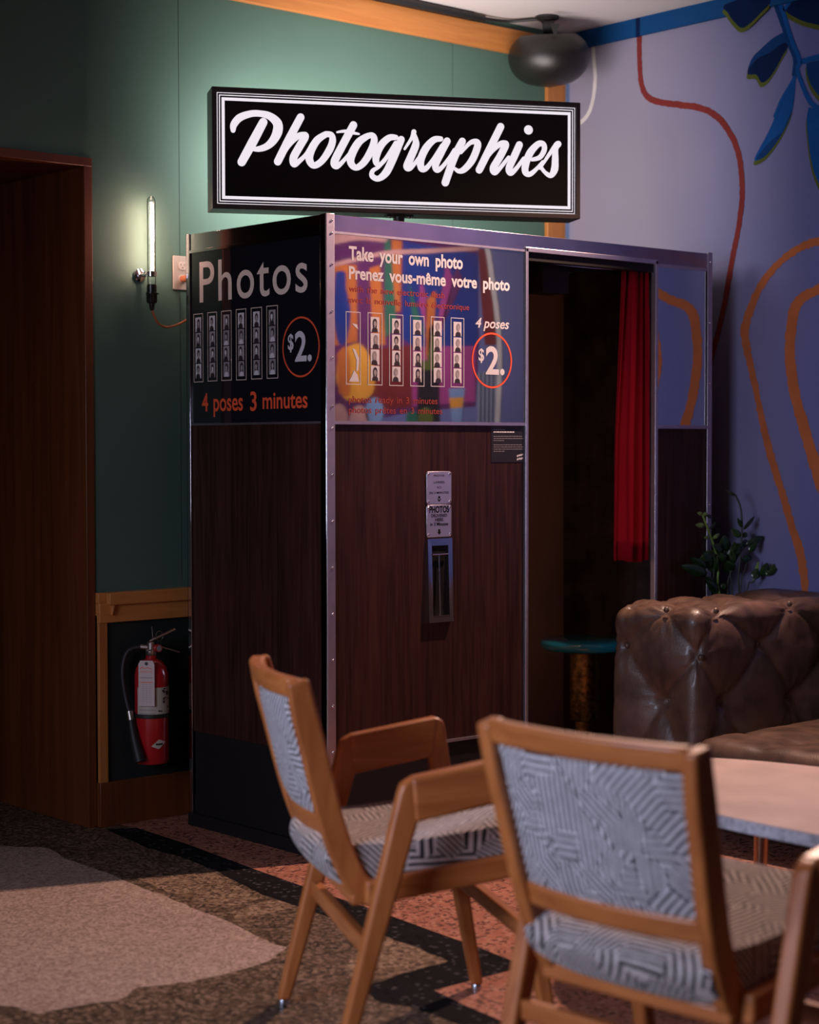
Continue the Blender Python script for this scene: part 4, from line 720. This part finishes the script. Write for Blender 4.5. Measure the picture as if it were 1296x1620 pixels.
tag(q.build('label', cyl), 'cream printed wrap label')
q = MB(); z = 0.275; V = []
for k in range(13):
    t = k / 12; hh = 0.0005 + 0.0155 * (1 - abs(2 * t - 1)); zc = z + 0.012 * (t - 0.5); V += [EXT(-0.034 + 0.050 * t, zc - hh, 0.0010), EXT(-0.034 + 0.050 * t, zc + hh, 0.0010)]
q.add(V, [(2*k, 2*k + 2, 2*k + 3, 2*k + 1) for k in range(12)], M['extlab'])
curved(q, -0.020, 0.004, z - 0.003, z + 0.003, 0.0016, M['ink_d'], 4); tag(q.build('emblem', cyl), 'small white diamond emblem')
q = MB(); q.lathe([(er + 0.001, 0.360), (er + 0.004, 0.362), (er + 0.004, 0.372), (er + 0.001, 0.374)], M['rubber'], E_, 40); q.box((EX - 0.02, EY + er, 0.355), (EX + 0.02, WY - 0.012, 0.38), M['rubber']); q.build('bracket_strap', ext, smooth=40)
q = MB(); q.lathe([(0.017, 0.562), (0.020, 0.566), (0.020, 0.580), (0.015, 0.584), (0.015, 0.606), (0.011, 0.610)], M['steel'], E_, 20)
q.tube([(EX - 0.008, EY + 0.007, 0.590), (EX - 0.028, EY + 0.023, 0.592)], 0.009, M['steel'], 12); valve = q.build('valve', ext, smooth=40)
q = MB(); q.lathe([(0.013, 0), (0.013, 0.012)], M['extred'], Matrix.Translation((EX + 0.013, EY - 0.014, 0.588)) @ Matrix.Rotation(R(90), 4, 'X'), 20); q.lathe([(0.010, 0.0121), (0.010, 0.0125)], M['ink_g'], Matrix.Translation((EX + 0.013, EY - 0.014, 0.588)) @ Matrix.Rotation(R(90), 4, 'X'), 20); q.build('gauge', valve, smooth=40)
def bar(q, p0, p1, w_, t_, m):
    a = Vector(p0); c_ = Vector(p1); d = (c_ - a); L_ = d.length; mx = Matrix.Translation(a) @ d.to_track_quat('X', 'Z').to_matrix().to_4x4(); q.box((0, -w_/2, -t_/2), (L_, w_/2, t_/2), m, mx)
q = MB(); bar(q, (EX - 0.008, EY, 0.612), (EX + 0.075, EY - 0.03, 0.648), 0.018, 0.007, M['steel']); q.build('lever', valve, bevel=0.002)
q = MB(); bar(q, (EX + 0.008, EY - 0.004, 0.598), (EX + 0.09, EY - 0.032, 0.570), 0.016, 0.005, M['steel']); q.build('handle', valve, bevel=0.002)
q = MB(); q.tube([(EX + 0.02 + 0.014 * math.cos(t * 2 * PI / 16), EY - 0.018, 0.628 + 0.016 * math.sin(t * 2 * PI / 16)) for t in range(17)], 0.0012, M['steel'], 6); q.tube([(EX, EY - 0.01, 0.62), (EX - 0.004, EY - 0.01, 0.66)], 0.0006, M['steel'], 5); q.build('safety_pin', valve, smooth=60)
def LD(l, d, z): return (EX + l * 0.752 - d * 0.659, EY - l * 0.659 - d * 0.752, z)    # sideways / outwards from the cylinder axis
q = MB(); q.tube(spline([LD(-0.036, 0.002, 0.592), LD(-0.076, 0.012, 0.578), LD(-0.092, 0.022, 0.52), LD(-0.084, 0.028, 0.44), LD(-0.066, 0.036, 0.372)], 6), 0.0085, M['rubber'], 10); q.build('hose', ext, smooth=60)
q = MB(); q.tube([LD(-0.068, 0.036, 0.382), LD(-0.062, 0.044, 0.354)], 0.0115, M['steel'], 12); nz = q.build('ferrule', ext, smooth=40)
q = MB(); q.tube([LD(-0.063, 0.044, 0.356), LD(-0.048, 0.060, 0.29), LD(-0.028, 0.078, 0.222)], [0.010, 0.015, 0.019], M['rubber'], 14); q.build('nozzle', ext, smooth=40)
TGA = -0.86; TGT = Vector((math.cos(TGA), math.sin(TGA), 0)); TGN = Vector((math.sin(TGA), -math.cos(TGA), 0))
def TAG(a, b_, h): v = Vector((EX, EY, 0.553)) + TGN * (er + 0.006 + h) + TGT * a + Vector((0, 0, b_)); return v.to_tuple()
q = MB(); q.prism([(-0.026, -0.150), (0.028, -0.150), (0.028, -0.012), (0.022, 0.0), (-0.020, 0.0), (-0.026, -0.012)], TAG, 0.0, 0.0008, M['paper'])
q.disc((0.001, -0.010), 0.006, TAG, 0.0012, M['ink_d'], 14); q.ribbon([(-0.020, -0.027), (-0.012, -0.021), (-0.006, -0.026), (0.004, -0.023), (0.018, -0.027)], 0.0022, TAG, 0.0012, M['ink_r'], 0, True, 5)
for k, z in enumerate((-0.034, -0.038, -0.055, -0.070)): q.poly([(-0.020, z), (0.022, z), (0.022, z - (0.001 if k < 2 else 0.0025)), (-0.020, z - (0.001 if k < 2 else 0.0025))], TAG, 0.0012, M['ink_r' if k != 2 else 'ink_g'])
for k in range(9): q.poly([(-0.022, -0.078 - k*0.007), (0.024, -0.078 - k*0.007), (0.024, -0.0786 - k*0.007), (-0.022, -0.0786 - k*0.007)], TAG, 0.0012, M['ink_g'])
for a in (-0.010, 0.002, 0.013): q.poly([(a, -0.074), (a + 0.0006, -0.074), (a + 0.0006, -0.142), (a, -0.142)], TAG, 0.0012, M['ink_g'])
q.tube([(EX - 0.006, EY - 0.012, 0.590), TAG(0.001, -0.008, 0.001)], 0.0008, M['steel'], 5)
tag(q.build('inspection_tag', ext), 'paper inspection tag')

# ================================================================== leather sofa
sofa = empty('leather_sofa', (1.5, -1.2, 0), 'brown tufted leather sofa in the corner by the lilac wall', 'sofa')
AX0, AY0, AY1, AZ1 = 1.06, -0.555, -0.168, 0.737
BUT_CAP = [[1.06, -0.3823, 0.4255], [1.06, -0.2277, 0.594], [1.06, -0.5425, 0.5814], [1.06, -0.4024, 0.7312], [1.06, -0.3836, 0.1162]]
BUT_NEAR = [[1.2063, -0.555, 0.4197], [1.3908, -0.555, 0.5985], [1.5656, -0.555, 0.4047], [1.7686, -0.555, 0.5838], [1.1691, -0.555, 0.7225], [1.5522, -0.555, 0.716], [1.9625, -0.555, 0.3857], [2.1712, -0.555, 0.5661], [1.9584, -0.555, 0.7029], [1.3649, -0.555, 0.1331]]
def tufted(bmn, bmx, rad, step, buts, creases, deep, puff):
    mn = Vector(bmn); mx = Vector(bmx); vid = {}; V = []; F = []
    dims = [max(2, int(round((mx[i] - mn[i]) / step))) for i in range(3)]
    def vert(ix):
        k = tuple(ix)
        if k in vid: return vid[k]
        p_ = Vector([mn[i] + (mx[i] - mn[i]) * ix[i] / dims[i] for i in range(3)])
        c_ = Vector([min(max(p_[i], mn[i] + rad), mx[i] - rad) for i in range(3)]); d = p_ - c_
        d = d.normalized() if d.length > 1e-6 else Vector((0, 0, 1)); s_ = c_ + d * rad
        disp = puff; dm = 0
        for q_, w_ in buts:
            r_ = (s_ - q_).length; dm = max(dm, w_ * (math.exp(-(r_ / 0.020) ** 2) * 0.55 + math.exp(-(r_ / 0.062) ** 1.3) * 0.6))
        cm = 0
        for a, c2 in creases:
            ab = c2 - a; t = max(0, min(1, (s_ - a).dot(ab) / ab.length_squared)); r_ = (s_ - (a + ab * t)).length
            cm = max(cm, math.exp(-(r_ / 0.011) ** 2) * 0.20 + math.exp(-(r_ / 0.045) ** 2) * 0.22)
        disp -= deep * min(1.5, dm + cm * max(0, 1 - dm))
        # pulled wrinkles fanning from each button
        for q_, w_ in buts:
            v_ = s_ - q_; r_ = v_.length
            if 0.012 < r_ < 0.12:
                e1 = Vector((0, 0, 1)); e2 = d.cross(e1); e2 = e2.normalized() if e2.length > 1e-4 else Vector((1, 0, 0)); e1 = e2.cross(d)
                an = math.atan2(v_.dot(e1), v_.dot(e2)); disp += 0.0024 * math.sin(an * 11 + q_.x * 40 + q_.y * 31) * math.exp(-((r_ - 0.045) / 0.04) ** 2)
        disp += 0.004 * noise.noise(s_ * 9) + 0.0015 * noise.noise(s_ * 34)
        vid[k] = len(V); V.append(s_ + d * disp); return vid[k]
    for ax in range(3):
        o1, o2 = [i for i in range(3) if i != ax]
        for side in (0, dims[ax]):
            for i in range(dims[o1]):
                for j in range(dims[o2]):
                    q4 = []
                    for di, dj in ((0, 0), (1, 0), (1, 1), (0, 1)):
                        ix = [0, 0, 0]; ix[ax] = side; ix[o1] = i + di; ix[o2] = j + dj; q4.append(vert(ix))
                    F.append(q4 if (side > 0) == (ax != 1) else q4[::-1])
    return V, F
bc = [Vector(p_) for p_ in BUT_CAP]; bn = [Vector(p_) for p_ in BUT_NEAR]
for p_ in bc: p_.x = AX0; p_.y = max(AY0 + 0.0, min(AY1, p_.y))
for p_ in bn: p_.y = AY0
for p_ in bc + bn:
    if p_.z > AZ1 - 0.03: p_.z = AZ1 - 0.012
tops = [Vector((x, AY0 + 0.16, AZ1)) for x in (1.18, 1.37, 1.56, 1.75)] + [Vector((x, AY1 - 0.06, AZ1)) for x in (1.10, 1.28, 1.47, 1.66)]
buts = [(bc[0], 1.35), (bc[1], 0.6), (bc[2], 0.55), (bc[3], 0.5)] + [(p_, 1.35) for p_ in bn[:1]] + [(bn[1], 0.7), (bn[2], 1.35), (bn[3], 0.7), (bn[4], 0.5), (bn[5], 0.5), (bn[6], 1.0), (bn[7], 0.7), (bn[8], 0.5)] + [(t, 0.5) for t in tops]
cr = [(bc[1], bc[0]), (bc[0], bc[2]), (bc[1], bc[3]), (bc[3], bc[2]), (bc[2], bn[0]), (bn[0], bn[1]), (bn[1], bn[2]), (bn[2], bn[3]), (bn[3], bn[6]), (bn[6], bn[7]), (bc[2], bn[4]), (bn[4], bn[1]), (bn[1], bn[5]), (bn[5], bn[3]), (bn[3], bn[8]),
      (bc[0], Vector((AX0, bc[0].y - 0.10, 0.24))), (bc[0], Vector((AX0, bc[0].y + 0.10, 0.24))), (bn[0], Vector((bn[0].x - 0.09, AY0, 0.28))), (bn[0], Vector((bn[0].x + 0.09, AY0, 0.28))), (bn[2], Vector((bn[2].x + 0.09, AY0, 0.28))),
      (bc[3], tops[0]), (bn[4], tops[0]), (bn[4], tops[1]), (bn[5], tops[1]), (bn[5], tops[2]), (bn[8], tops[2]), (bn[8], tops[3]), (tops[0], tops[4]), (tops[0], tops[5]), (tops[1], tops[5]), (tops[1], tops[6]), (tops[2], tops[6]), (tops[2], tops[7])]
V_, F_ = tufted((AX0, AY0, 0.10), (1.915, AY1, AZ1), 0.055, 0.0105, buts, cr, 0.048, 0.006)
q = MB(); q.add(V_, F_, M['leather']); arm = q.build('armrest', sofa, smooth=70)
for p_, w_ in buts[:13]:
    if p_.x > 1.86: continue
    nrm = Vector((-1, 0, 0)) if any((p_ - z).length < 1e-6 for z in bc) else Vector((0, -1, 0))
    d_ = 0.048 * min(1.5, 1.15 * w_) - 0.008
    q = MB(); q.lathe([(0.010, -0.004), (0.0105, 0.0), (0.008, 0.005), (0.002, 0.0075)], M['leather'], Matrix.Translation(p_ - nrm * d_) @ nrm.to_track_quat('Z', 'Y').to_matrix().to_4x4(), 14); q.build('button', arm, smooth=60)
sb_ = [Vector((x, y, 0.335)) for x in (1.22, 1.48) for y in (-0.83, -1.17, -1.5)]
V_, F_ = tufted((1.00, -2.1, 0.14), (1.74, -0.575, 0.335), 0.05, 0.022, [(p_, 0.6) for p_ in sb_], [(sb_[0], Vector((1.22, -0.58, 0.335))), (sb_[0], Vector((1.0, -0.83, 0.335))), (sb_[0], sb_[3])], 0.03, 0.004)
q = MB(); q.add(V_, F_, M['leather']); q.build('seat_cushion', sofa, smooth=70)
V_, F_ = tufted((1.70, -2.1, 0.14), (1.915, -0.54, 0.76), 0.06, 0.03, [(Vector((1.70, y, 0.55)), 0.8) for y in (-0.75, -1.0, -1.25, -1.5, -1.75)], [], 0.03, 0.004)
q = MB(); q.add(V_, F_, M['leather']); q.build('backrest', sofa, smooth=70)
q = MB(); q.box((1.08, -2.08, 0.05), (1.90, -0.22, 0.145), M['black']); q.build('base', sofa)
for x, y in ((1.12, -0.27), (1.88, -0.27), (1.12, -2.0), (1.88, -2.0)):
    q = MB(); q.lathe([(0.02, 0.0), (0.028, 0.05)], M['black'], Matrix.Translation((x, y, 0)), 16); q.build('leg', sofa, smooth=40)

# ================================================================== plant behind the sofa
PX, PY = 1.865, -0.088
plant = empty('potted_plant', (PX, PY, 0), 'glossy green zz plant in a pot between the sofa and the lilac wall', 'plant')
q = MB(); q.lathe([(0.045, 0.0), (0.050, 0.02), (0.064, 0.42), (0.066, 0.45), (0.060, 0.45), (0.058, 0.43), (0.01, 0.43)], M['clay'], Matrix.Translation((PX, PY, 0)), 32); q.build('pot', plant, smooth=40)
q = MB(); q.lathe([(0.057, 0.428), (0.04, 0.436), (0.005, 0.438)], M['soil'], Matrix.Translation((PX, PY, 0)), 24); q.build('soil', plant, smooth=60)
rp = random.Random(11)
cr_ = Vector((0.752, -0.659, 0)); cf_ = Vector((0.659, 0.752, 0))
def leaf(base, direction, L_, W_, m, curl=0.25):
    d = Vector(direction).normalized(); side = d.cross(Vector((rp.uniform(-.5, .5), rp.uniform(-.5, .5), 0)) - cf_); side = side.normalized(); up = side.cross(d)
    V = []; F = []; n = 8
    for i in range(n + 1):
        t = i / n; w_ = W_ * math.sin(PI * min(1, t * 0.93 + 0.07)) ** 0.8 * (1 - 0.25 * t); c_ = base + d * L_ * t + up * (-curl * L_ * t * t)
        V += [c_ - side * w_ + up * w_ * 0.25, c_, c_ + side * w_ + up * w_ * 0.25]
    for i in range(n): k = 3 * i; F += [(k, k + 1, k + 4, k + 3), (k + 1, k + 2, k + 5, k + 4)]
    q = MB(); q.add(V, F, m); o = q.build('leaf', plant, smooth=80); md = o.modifiers.new('thick', 'SOLIDIFY'); md.thickness = 0.0012
def pl(x, z, dy=0.0): return Vector((PX, PY, 0)) + cr_ * x + cf_ * dy + Vector((0, 0, z))
STM = {'stems': [([(-0.0885, 0.716, -0.026), (-0.0941, 0.8038, -0.03), (-0.1048, 0.8676, -0.038), (-0.1292, 0.9348, -0.057), (-0.1603, 1.0077, -0.081)], 'leafy', 0.0042), ([(-0.0131, 0.7259, 0.0), (-0.0077, 0.8562, 0.0), (-0.0028, 0.9469, 0.0), (-0.0071, 1.0225, 0.0), (-0.0224, 1.0648, 0.0), (-0.033, 1.0784, 0.0)], 'stemd', 0.0034), ([(-0.0071, 0.7259, 0.0), (0.0128, 0.8099, 0.012), (0.0218, 0.8402, 0.012)], 'stemd', 0.0024), ([(-0.0539, 0.7139, 0.0), (-0.0407, 0.7987, 0.0), (-0.0198, 0.8471, 0.0), (0.0124, 0.8888, 0.012), (0.0244, 0.9039, 0.012)], 'stemd', 0.0026), ([(-0.0373, 0.7169, 0.0), (-0.0467, 0.7957, 0.0), (-0.0633, 0.8415, -0.007), (-0.0687, 0.8781, -0.011)], 'stemd', 0.0026), ([(0.0193, 0.7249, 0.012), (0.0404, 0.7552, 0.012), (0.0584, 0.7825, 0.012)], 'stemd', 0.0028), ([(-0.1041, 0.714, -0.038), (-0.1116, 0.8289, -0.044), (-0.1151, 0.8591, -0.046)], 'stemd', 0.003)], 'leaves': [((-0.1621, 1.0077, -0.083), (-0.1809, 1.0143, -0.098), 0.006, 'leafy', 0.1), ((-0.1587, 1.0076, -0.08), (-0.1396, 1.0103, -0.073), 0.006, 'leafy', 0.1), ((-0.1433, 1.0027, -0.068), (-0.1092, 0.9941, -0.043), 0.006, 'leaf', 0.3), ((-0.1526, 0.9686, -0.075), (-0.1882, 0.9701, -0.108), 0.008, 'leafy', 0.1), ((-0.1311, 0.9528, -0.059), (-0.0961, 0.9818, -0.037), 0.004, 'leaf', 0.3), ((-0.1172, 0.9193, -0.048), (-0.0804, 0.9396, -0.034), 0.006, 'leafy', 0.5), ((-0.1308, 0.9228, -0.058), (-0.1565, 0.9239, -0.078), 0.005, 'leafy', 0), ((-0.03, 1.0739, 0.0), (-0.061, 1.0896, -0.022), 0.005, 'stemd', 0.4), ((-0.0007, 0.956, 0.0), (-0.0232, 0.9929, -0.015), 0.007, 'leaf', 0), ((0.0061, 0.9494, 0.012), (0.0536, 1.0018, 0.025), 0.006, 'stemd', 0.3), ((-0.0081, 0.9227, 0.0), (-0.0452, 0.9532, -0.004), 0.012, 'leaf', 0), ((0.0047, 0.9191, 0.012), (0.0163, 0.94, 0.018), 0.009, 'leaf', 0), ((0.0154, 0.8918, 0.012), (0.0869, 0.9237, 0.038), 0.013, 'leaf', 0.1), ((-0.0034, 0.8955, 0.0), (0.033, 0.9023, 0.042), 0.012, 'leaf', 0.1), ((0.0246, 0.8675, 0.012), (0.0557, 0.9005, 0.017), 0.01, 'leaf', 0), ((0.0218, 0.8342, 0.012), (0.0219, 0.8573, 0.03), 0.013, 'leaf', 0), ((0.0218, 0.8326, 0.012), (-0.0113, 0.8468, -0.02), 0.008, 'leaf', 0), ((-0.0258, 0.8471, 0.0), (-0.0343, 0.9052, -0.012), 0.022, 'leaf', 0), ((-0.0109, 0.8773, 0.0), (-0.0295, 0.8996, -0.019), 0.018, 'leaf', 0), ((-0.0686, 0.872, -0.011), (-0.0708, 0.9295, -0.013), 0.022, 'leaf', 0), ((-0.0738, 0.8692, -0.015), (-0.1171, 0.8958, -0.057), 0.018, 'leaf', 0), ((-0.1048, 0.8646, -0.038), (-0.17, 0.8439, -0.09), 0.018, 'leaf', 0.1), ((-0.1217, 0.8143, -0.051), (-0.1604, 0.8705, -0.085), 0.02, 'leaf', 0), ((-0.108, 0.7986, -0.041), (-0.1362, 0.8663, -0.065), 0.02, 'leaf', 0), ((-0.1422, 0.7914, -0.067), (-0.2431, 0.8278, -0.161), 0.017, 'leaf', 0.1), ((-0.1423, 0.8154, -0.067), (-0.2066, 0.8526, -0.134), 0.012, 'leaf', 0.1), ((-0.0805, 0.8273, -0.02), (-0.0924, 0.8705, -0.036), 0.018, 'leaf', 0), ((-0.0973, 0.7226, -0.033), (-0.1483, 0.7689, -0.087), 0.016, 'leaf', 0), ((-0.1146, 0.7568, -0.046), (-0.1498, 0.7832, -0.077), 0.012, 'leaf', 0), ((-0.0407, 0.7987, 0.0), (-0.0687, 0.8394, -0.021), 0.022, 'leaf', 0), ((-0.0499, 0.8259, 0.0), (-0.0427, 0.8809, -0.009), 0.02, 'leaf', 0), ((0.0434, 0.7583, 0.012), (0.0665, 0.8323, 0.04), 0.007, 'leafy', 0), ((0.0464, 0.7674, 0.012), (0.0583, 0.8057, 0.028), 0.016, 'leaf', 0), ((0.0705, 0.7825, 0.012), (0.0951, 0.8278, 0.015), 0.016, 'leaf', 0), ((0.0857, 0.7825, 0.012), (0.1424, 0.8276, 0.017), 0.013, 'leaf', 0.1), ((-0.0799, 0.7366, -0.019), (-0.0642, 0.7514, -0.015), 0.01, 'leaf', 0)]}
for pts, m_, r0 in STM['stems']:
    P = [pl(*a) for a in pts]; base = Vector((PX + rp.uniform(-.03, .03), PY + rp.uniform(-.03, .03), 0.43))
    q = MB(); q.tube(spline([base] + P, 6), [r0 * 1.3] + [r0] * 5 + [r0 * 0.55], M[m_], 8) if False else q.tube(spline([base] + P, 6), r0, M[m_], 8); q.build('stem', plant, smooth=60)
for bx, tx, W_, m_, cu_ in STM['leaves']:
    b0 = pl(*bx); t0 = pl(*tx); leaf(b0, t0 - b0, (t0 - b0).length, W_ * 1.3, M[m_], cu_)

# ================================================================== low table
TX, TY, TZ = 0.03, -2.06, 0.45
table = empty('coffee_table', (TX, TY, 0), 'low oval table with a pale pink top and grey rim beside the sofa', 'table')
def sup(a, b_, n=2.5, k=72): return [(TX + a * math.copysign(abs(math.cos(2*PI*i/k)) ** (2/n), math.cos(2*PI*i/k)), TY + b_ * math.copysign(abs(math.sin(2*PI*i/k)) ** (2/n), math.sin(2*PI*i/k))) for i in range(k)]
q = MB(); q.prism(sup(0.353, 0.905), FLOOR, TZ - 0.03, TZ - 0.003, M['rim']); rim_ = q.build('rim', table, bevel=0.003); tag(rim_, 'grey rim')
q = MB(); q.prism(sup(0.349, 0.901), FLOOR, TZ - 0.003, TZ, M['marble']); tag(q.build('tabletop', table, bevel=0.001), 'pale pinkish veined top')
for x, y in ((0.20, -1.48), (-0.14, -1.48), (0.20, -2.64), (-0.14, -2.64)):
    q = MB(); dx = 0.03 if x > TX else -0.03; dy = 0.04 if y > TY else -0.04
    q.tube([(x + dx, y + dy, 0.0), (x, y, TZ - 0.028)], [0.013, 0.021], M['legmetal'], 16); q.build('leg', table, smooth=40)

# ================================================================== chairs
def make_chair():
    root = empty('armchair', (0, 0, 0), 'x', 'chair', 'hatched armchairs around the low table')
    def SIDE(y): return lambda a, b_, h: (a, y + h, b_)
    HW = 0.275; th = 0.034
    for s in (-1, 1):
        y0 = s * HW - th / 2
        RL = [(-0.015, 0.0), (0.012, 0.0), (0.052, 0.15), (0.160, 0.525), (0.168, 0.545), (0.120, 0.560), (0.118, 0.555)]
        q = MB(); q.prism([(-0.014, 0.012), (0.014, 0.012), (0.170, 0.535), (0.1755, 0.602), (0.150, 0.602), (0.132, 0.592), (0.126, 0.575)], SIDE(y0), 0, th, M['teak']); lg = q.build('leg', root, bevel=0.007, seg=3)
        q = MB(); q.lathe([(0.012, 0.0), (0.013, 0.004), (0.010, 0.012)], M['glide'], Matrix.Translation((0, s * HW, 0)), 14); tag(q.build('glide', lg, smooth=40), 'small metal glide')
        q = MB(); q.prism([(0.441, 0.012), (0.467, 0.012), (0.376, 0.612), (0.372, 0.628), (0.358, 0.636), (0.330, 0.634), (0.338, 0.545)], SIDE(y0), 0, th, M['teak']); lg = q.build('leg', root, bevel=0.007, seg=3)
        q = MB(); q.lathe([(0.012, 0.0), (0.013, 0.004), (0.010, 0.012)], M['glide'], Matrix.Translation((0.454, s * HW, 0)), 14); tag(q.build('glide', lg, smooth=40), 'small metal glide')
        q = MB(); q.prism([(0.150, 0.604), (0.358, 0.6385), (0.345, 0.548), (0.158, 0.516)], SIDE(s * HW - 0.021), 0, 0.042, M['teakx']); q.build('armrest', root, bevel=0.008, seg=3)
    # back frame stiles: narrower towards the seat
    for s in (-1, 1):
        C = spline([(0.088, 0.358), (0.060, 0.385), (0.030, 0.445), (0.002, 0.530), (-0.028, 0.650), (-0.050, 0.735), (-0.063, 0.795)], 4)
        Lf, Rt = [], []
        for i, c_ in enumerate(C):
            a = Vector(C[max(i-1, 0)]); d = (Vector(C[min(i+1, len(C)-1)]) - a).normalized(); nq = Vector((-d.y, d.x)); wv = 0.026 if i < len(C) - 6 else 0.026 - 0.004 * (i - len(C) + 6) / 5
            Lf.append(tuple(Vector(c_) + nq * wv)); Rt.append(tuple(Vector(c_) - nq * wv))
        outline = Lf + [(C[-1][0] - 0.006, C[-1][1] + 0.012)] + Rt[::-1] + [(C[0][0] + 0.014, C[0][1] - 0.012)]
        def ST(a, b_, h, s=s): return (a, s * (0.186 + 0.030 * (b_ - 0.36) / 0.44) + h, b_)
        q = MB()
        n = len(Lf)
        # strip of quads keeps the curved outline clean
        V = [];
        for i in range(n): V += [ST(*Lf[i], -0.015), ST(*Rt[i], -0.015), ST(*Rt[i], 0.015), ST(*Lf[i], 0.015)]
        F = [(4*i + k, 4*i + (k+1) % 4, 4*i + 4 + (k+1) % 4, 4*i + 4 + k) for i in range(n - 1) for k in range(4)] + [(3, 2, 1, 0), (4*n - 4, 4*n - 3, 4*n - 2, 4*n - 1)]
        q.add(V, F, M['teak']); q.build('back_stile', root, bevel=0.009, seg=3)
        q = MB(); q.prism([(0.075, 0.338), (0.45, 0.386), (0.462, 0.410), (0.455, 0.436), (0.075, 0.388)], SIDE(s * 0.212 - 0.013), 0, 0.026, M['teakx']); q.build('seat_rail', root, bevel=0.006, seg=3)
    def crossbar(name, z, x, hz, tx, bow, hw, m):      # curved bar between the stiles
        V = []; F = []; n = 14
        for i in range(n + 1):
            y = -hw + 2 * hw * i / n; bx = -bow * (1 - (y / hw) ** 2); lean = -0.26
            for dx, dz in ((-tx, -hz), (tx, -hz), (tx, hz), (-tx, hz)): V.append((x + bx + dx + lean * dz, y, z + dz))
        for i in range(n): F += [(4*i + k, 4*i + (k+1) % 4, 4*i + 4 + (k+1) % 4, 4*i + 4 + k) for k in range(4)]
        F += [(3, 2, 1, 0), (4*n, 4*n + 1, 4*n + 2, 4*n + 3)]
        q = MB(); q.add(V, F, m); return q.build(name, root, bevel=0.007, seg=3)
    crossbar('top_rail', 0.778, -0.061, 0.021, 0.016, 0.030, 0.208, M['teaky'])
    crossbar('back_rail', 0.495, 0.010, 0.021, 0.013, 0.026, 0.186, M['teaky'])
    # woven back panel
    V = []; F = []; n = 14; mrow = 10
    for side in (0, 1):
        for j in range(mrow + 1):
            t = j / mrow; z = 0.512 + t * 0.250; x = 0.010 - 0.068 * (z - 0.495) / 0.283; hw = 0.184 + 0.022 * t
            for i in range(n + 1):
                y = -hw + 2 * hw * i / n; edge = min(1, 6 * min(i, n - i) / n) * min(1, 6 * min(j, mrow - j) / mrow); th_ = 0.006 + 0.010 * edge ** 0.6
                V.append((x - 0.028 * (1 - (y / hw) ** 2) + (th_ if side else -th_), y, z))
    K = (n + 1) * (mrow + 1)
    for j in range(mrow):
        for i in range(n):
            a = j * (n + 1) + i; F += [(a, a + n + 1, a + n + 2, a + 1), (K + a, K + a + 1, K + a + n + 2, K + a + n + 1)]
    loop = [i for i in range(n + 1)] + [j * (n + 1) + n for j in range(1, mrow + 1)] + [mrow * (n + 1) + i for i in range(n - 1, -1, -1)] + [j * (n + 1) for j in range(mrow - 1, 0, -1)]
    for a, b_ in zip(loop, loop[1:] + loop[:1]): F.append((a, b_, K + b_, K + a))
    q = MB(); q.add(V, F, M['fabric']); tag(q.build('back_panel', root, smooth=50), 'woven back panel in blue grey and black hatching')
    # upholstered seat: rolls under at the back
    V = []; F = []; prof = [(0.055, 0.362), (0.020, 0.385), (-0.004, 0.420), (0.004, 0.445), (0.045, 0.462), (0.15, 0.462), (0.30, 0.478), (0.43, 0.494), (0.478, 0.488), (0.492, 0.465), (0.485, 0.440), (0.45, 0.428), (0.25, 0.395)]
    prof = spline(prof, 4); n = 14; NP = len(prof)
    for i in range(n + 1):
        y = -0.196 + 0.392 * i / n; e = min(1, 5 * min(i, n - i) / n)
        for a, b_ in prof:
            c_ = Vector((0.24, 0.425)); v = Vector((a, b_)) - c_; bow = -0.016 * (1 - (y / 0.196) ** 2) if a < 0.06 else 0
            kk = 0.90 + 0.10 * e ** 0.5; V.append((c_.x + v.x * (0.97 + 0.03 * e) + bow, y, c_.y + v.y * kk))
    for i in range(n):
        for k in range(NP): k2 = (k + 1) % NP; F.append((i*NP + k, i*NP + k2, (i+1)*NP + k2, (i+1)*NP + k))
    F += [list(range(NP))[::-1], list(range(n * NP, (n + 1) * NP))]
    q = MB(); q.add(V, F, M['fabric_seat']); tag(q.build('seat', root, smooth=60), 'padded seat in black and white hatched weave')
    for a_, b_ in (((0.05, -0.20, 0.335), (0.085, 0.20, 0.365)), ((0.43, -0.20, 0.392), (0.456, 0.20, 0.425))): q = MB(); q.box(a_, b_, M['teaky']); q.build('seat_crossbar', root, bevel=0.005)
    for x, z in ((0.072, 0.262), (0.414, 0.262)):
        q = MB(); V = []; F = []; n = 10
        for i in range(n + 1):
            y = -HW + 2 * HW * i / n; up = 0.0
            for dx, dz in ((-0.011, -0.018), (0.011, -0.018), (0.011, 0.018), (-0.011, 0.018)): V.append((x + dx, y * 0.97, z + dz + up))
        for i in range(n): F += [(4*i + k, 4*i + (k+1) % 4, 4*i + 4 + (k+1) % 4, 4*i + 4 + k) for k in range(4)]
        F += [(3, 2, 1, 0), (4*n, 4*n + 1, 4*n + 2, 4*n + 3)]
        q.add(V, F, M['teaky']); q.build('stretcher', root, bevel=0.004)
    return root
def copy_tree(o, parent=None):
    c_ = o.copy(); COL.objects.link(c_); c_.parent = parent
    for ch in list(o.children): copy_tree(ch, c_)
    return c_
ch1 = make_chair()
ch2 = copy_tree(ch1)
ch1.location = (-1.09, -1.29, 0); ch1.rotation_euler = (0, 0, R(-26.5)); ch1['label'] = 'teak armchair seen from its side, nearer the photo booth'
ch2.location = (-1.239, -2.29, 0); ch2.rotation_euler = (0, 0, R(2.85)); ch2['label'] = 'teak armchair with its woven back to the viewer, in front of the table'
SC.cycles.max_bounces = 8; SC.cycles.use_denoising = True
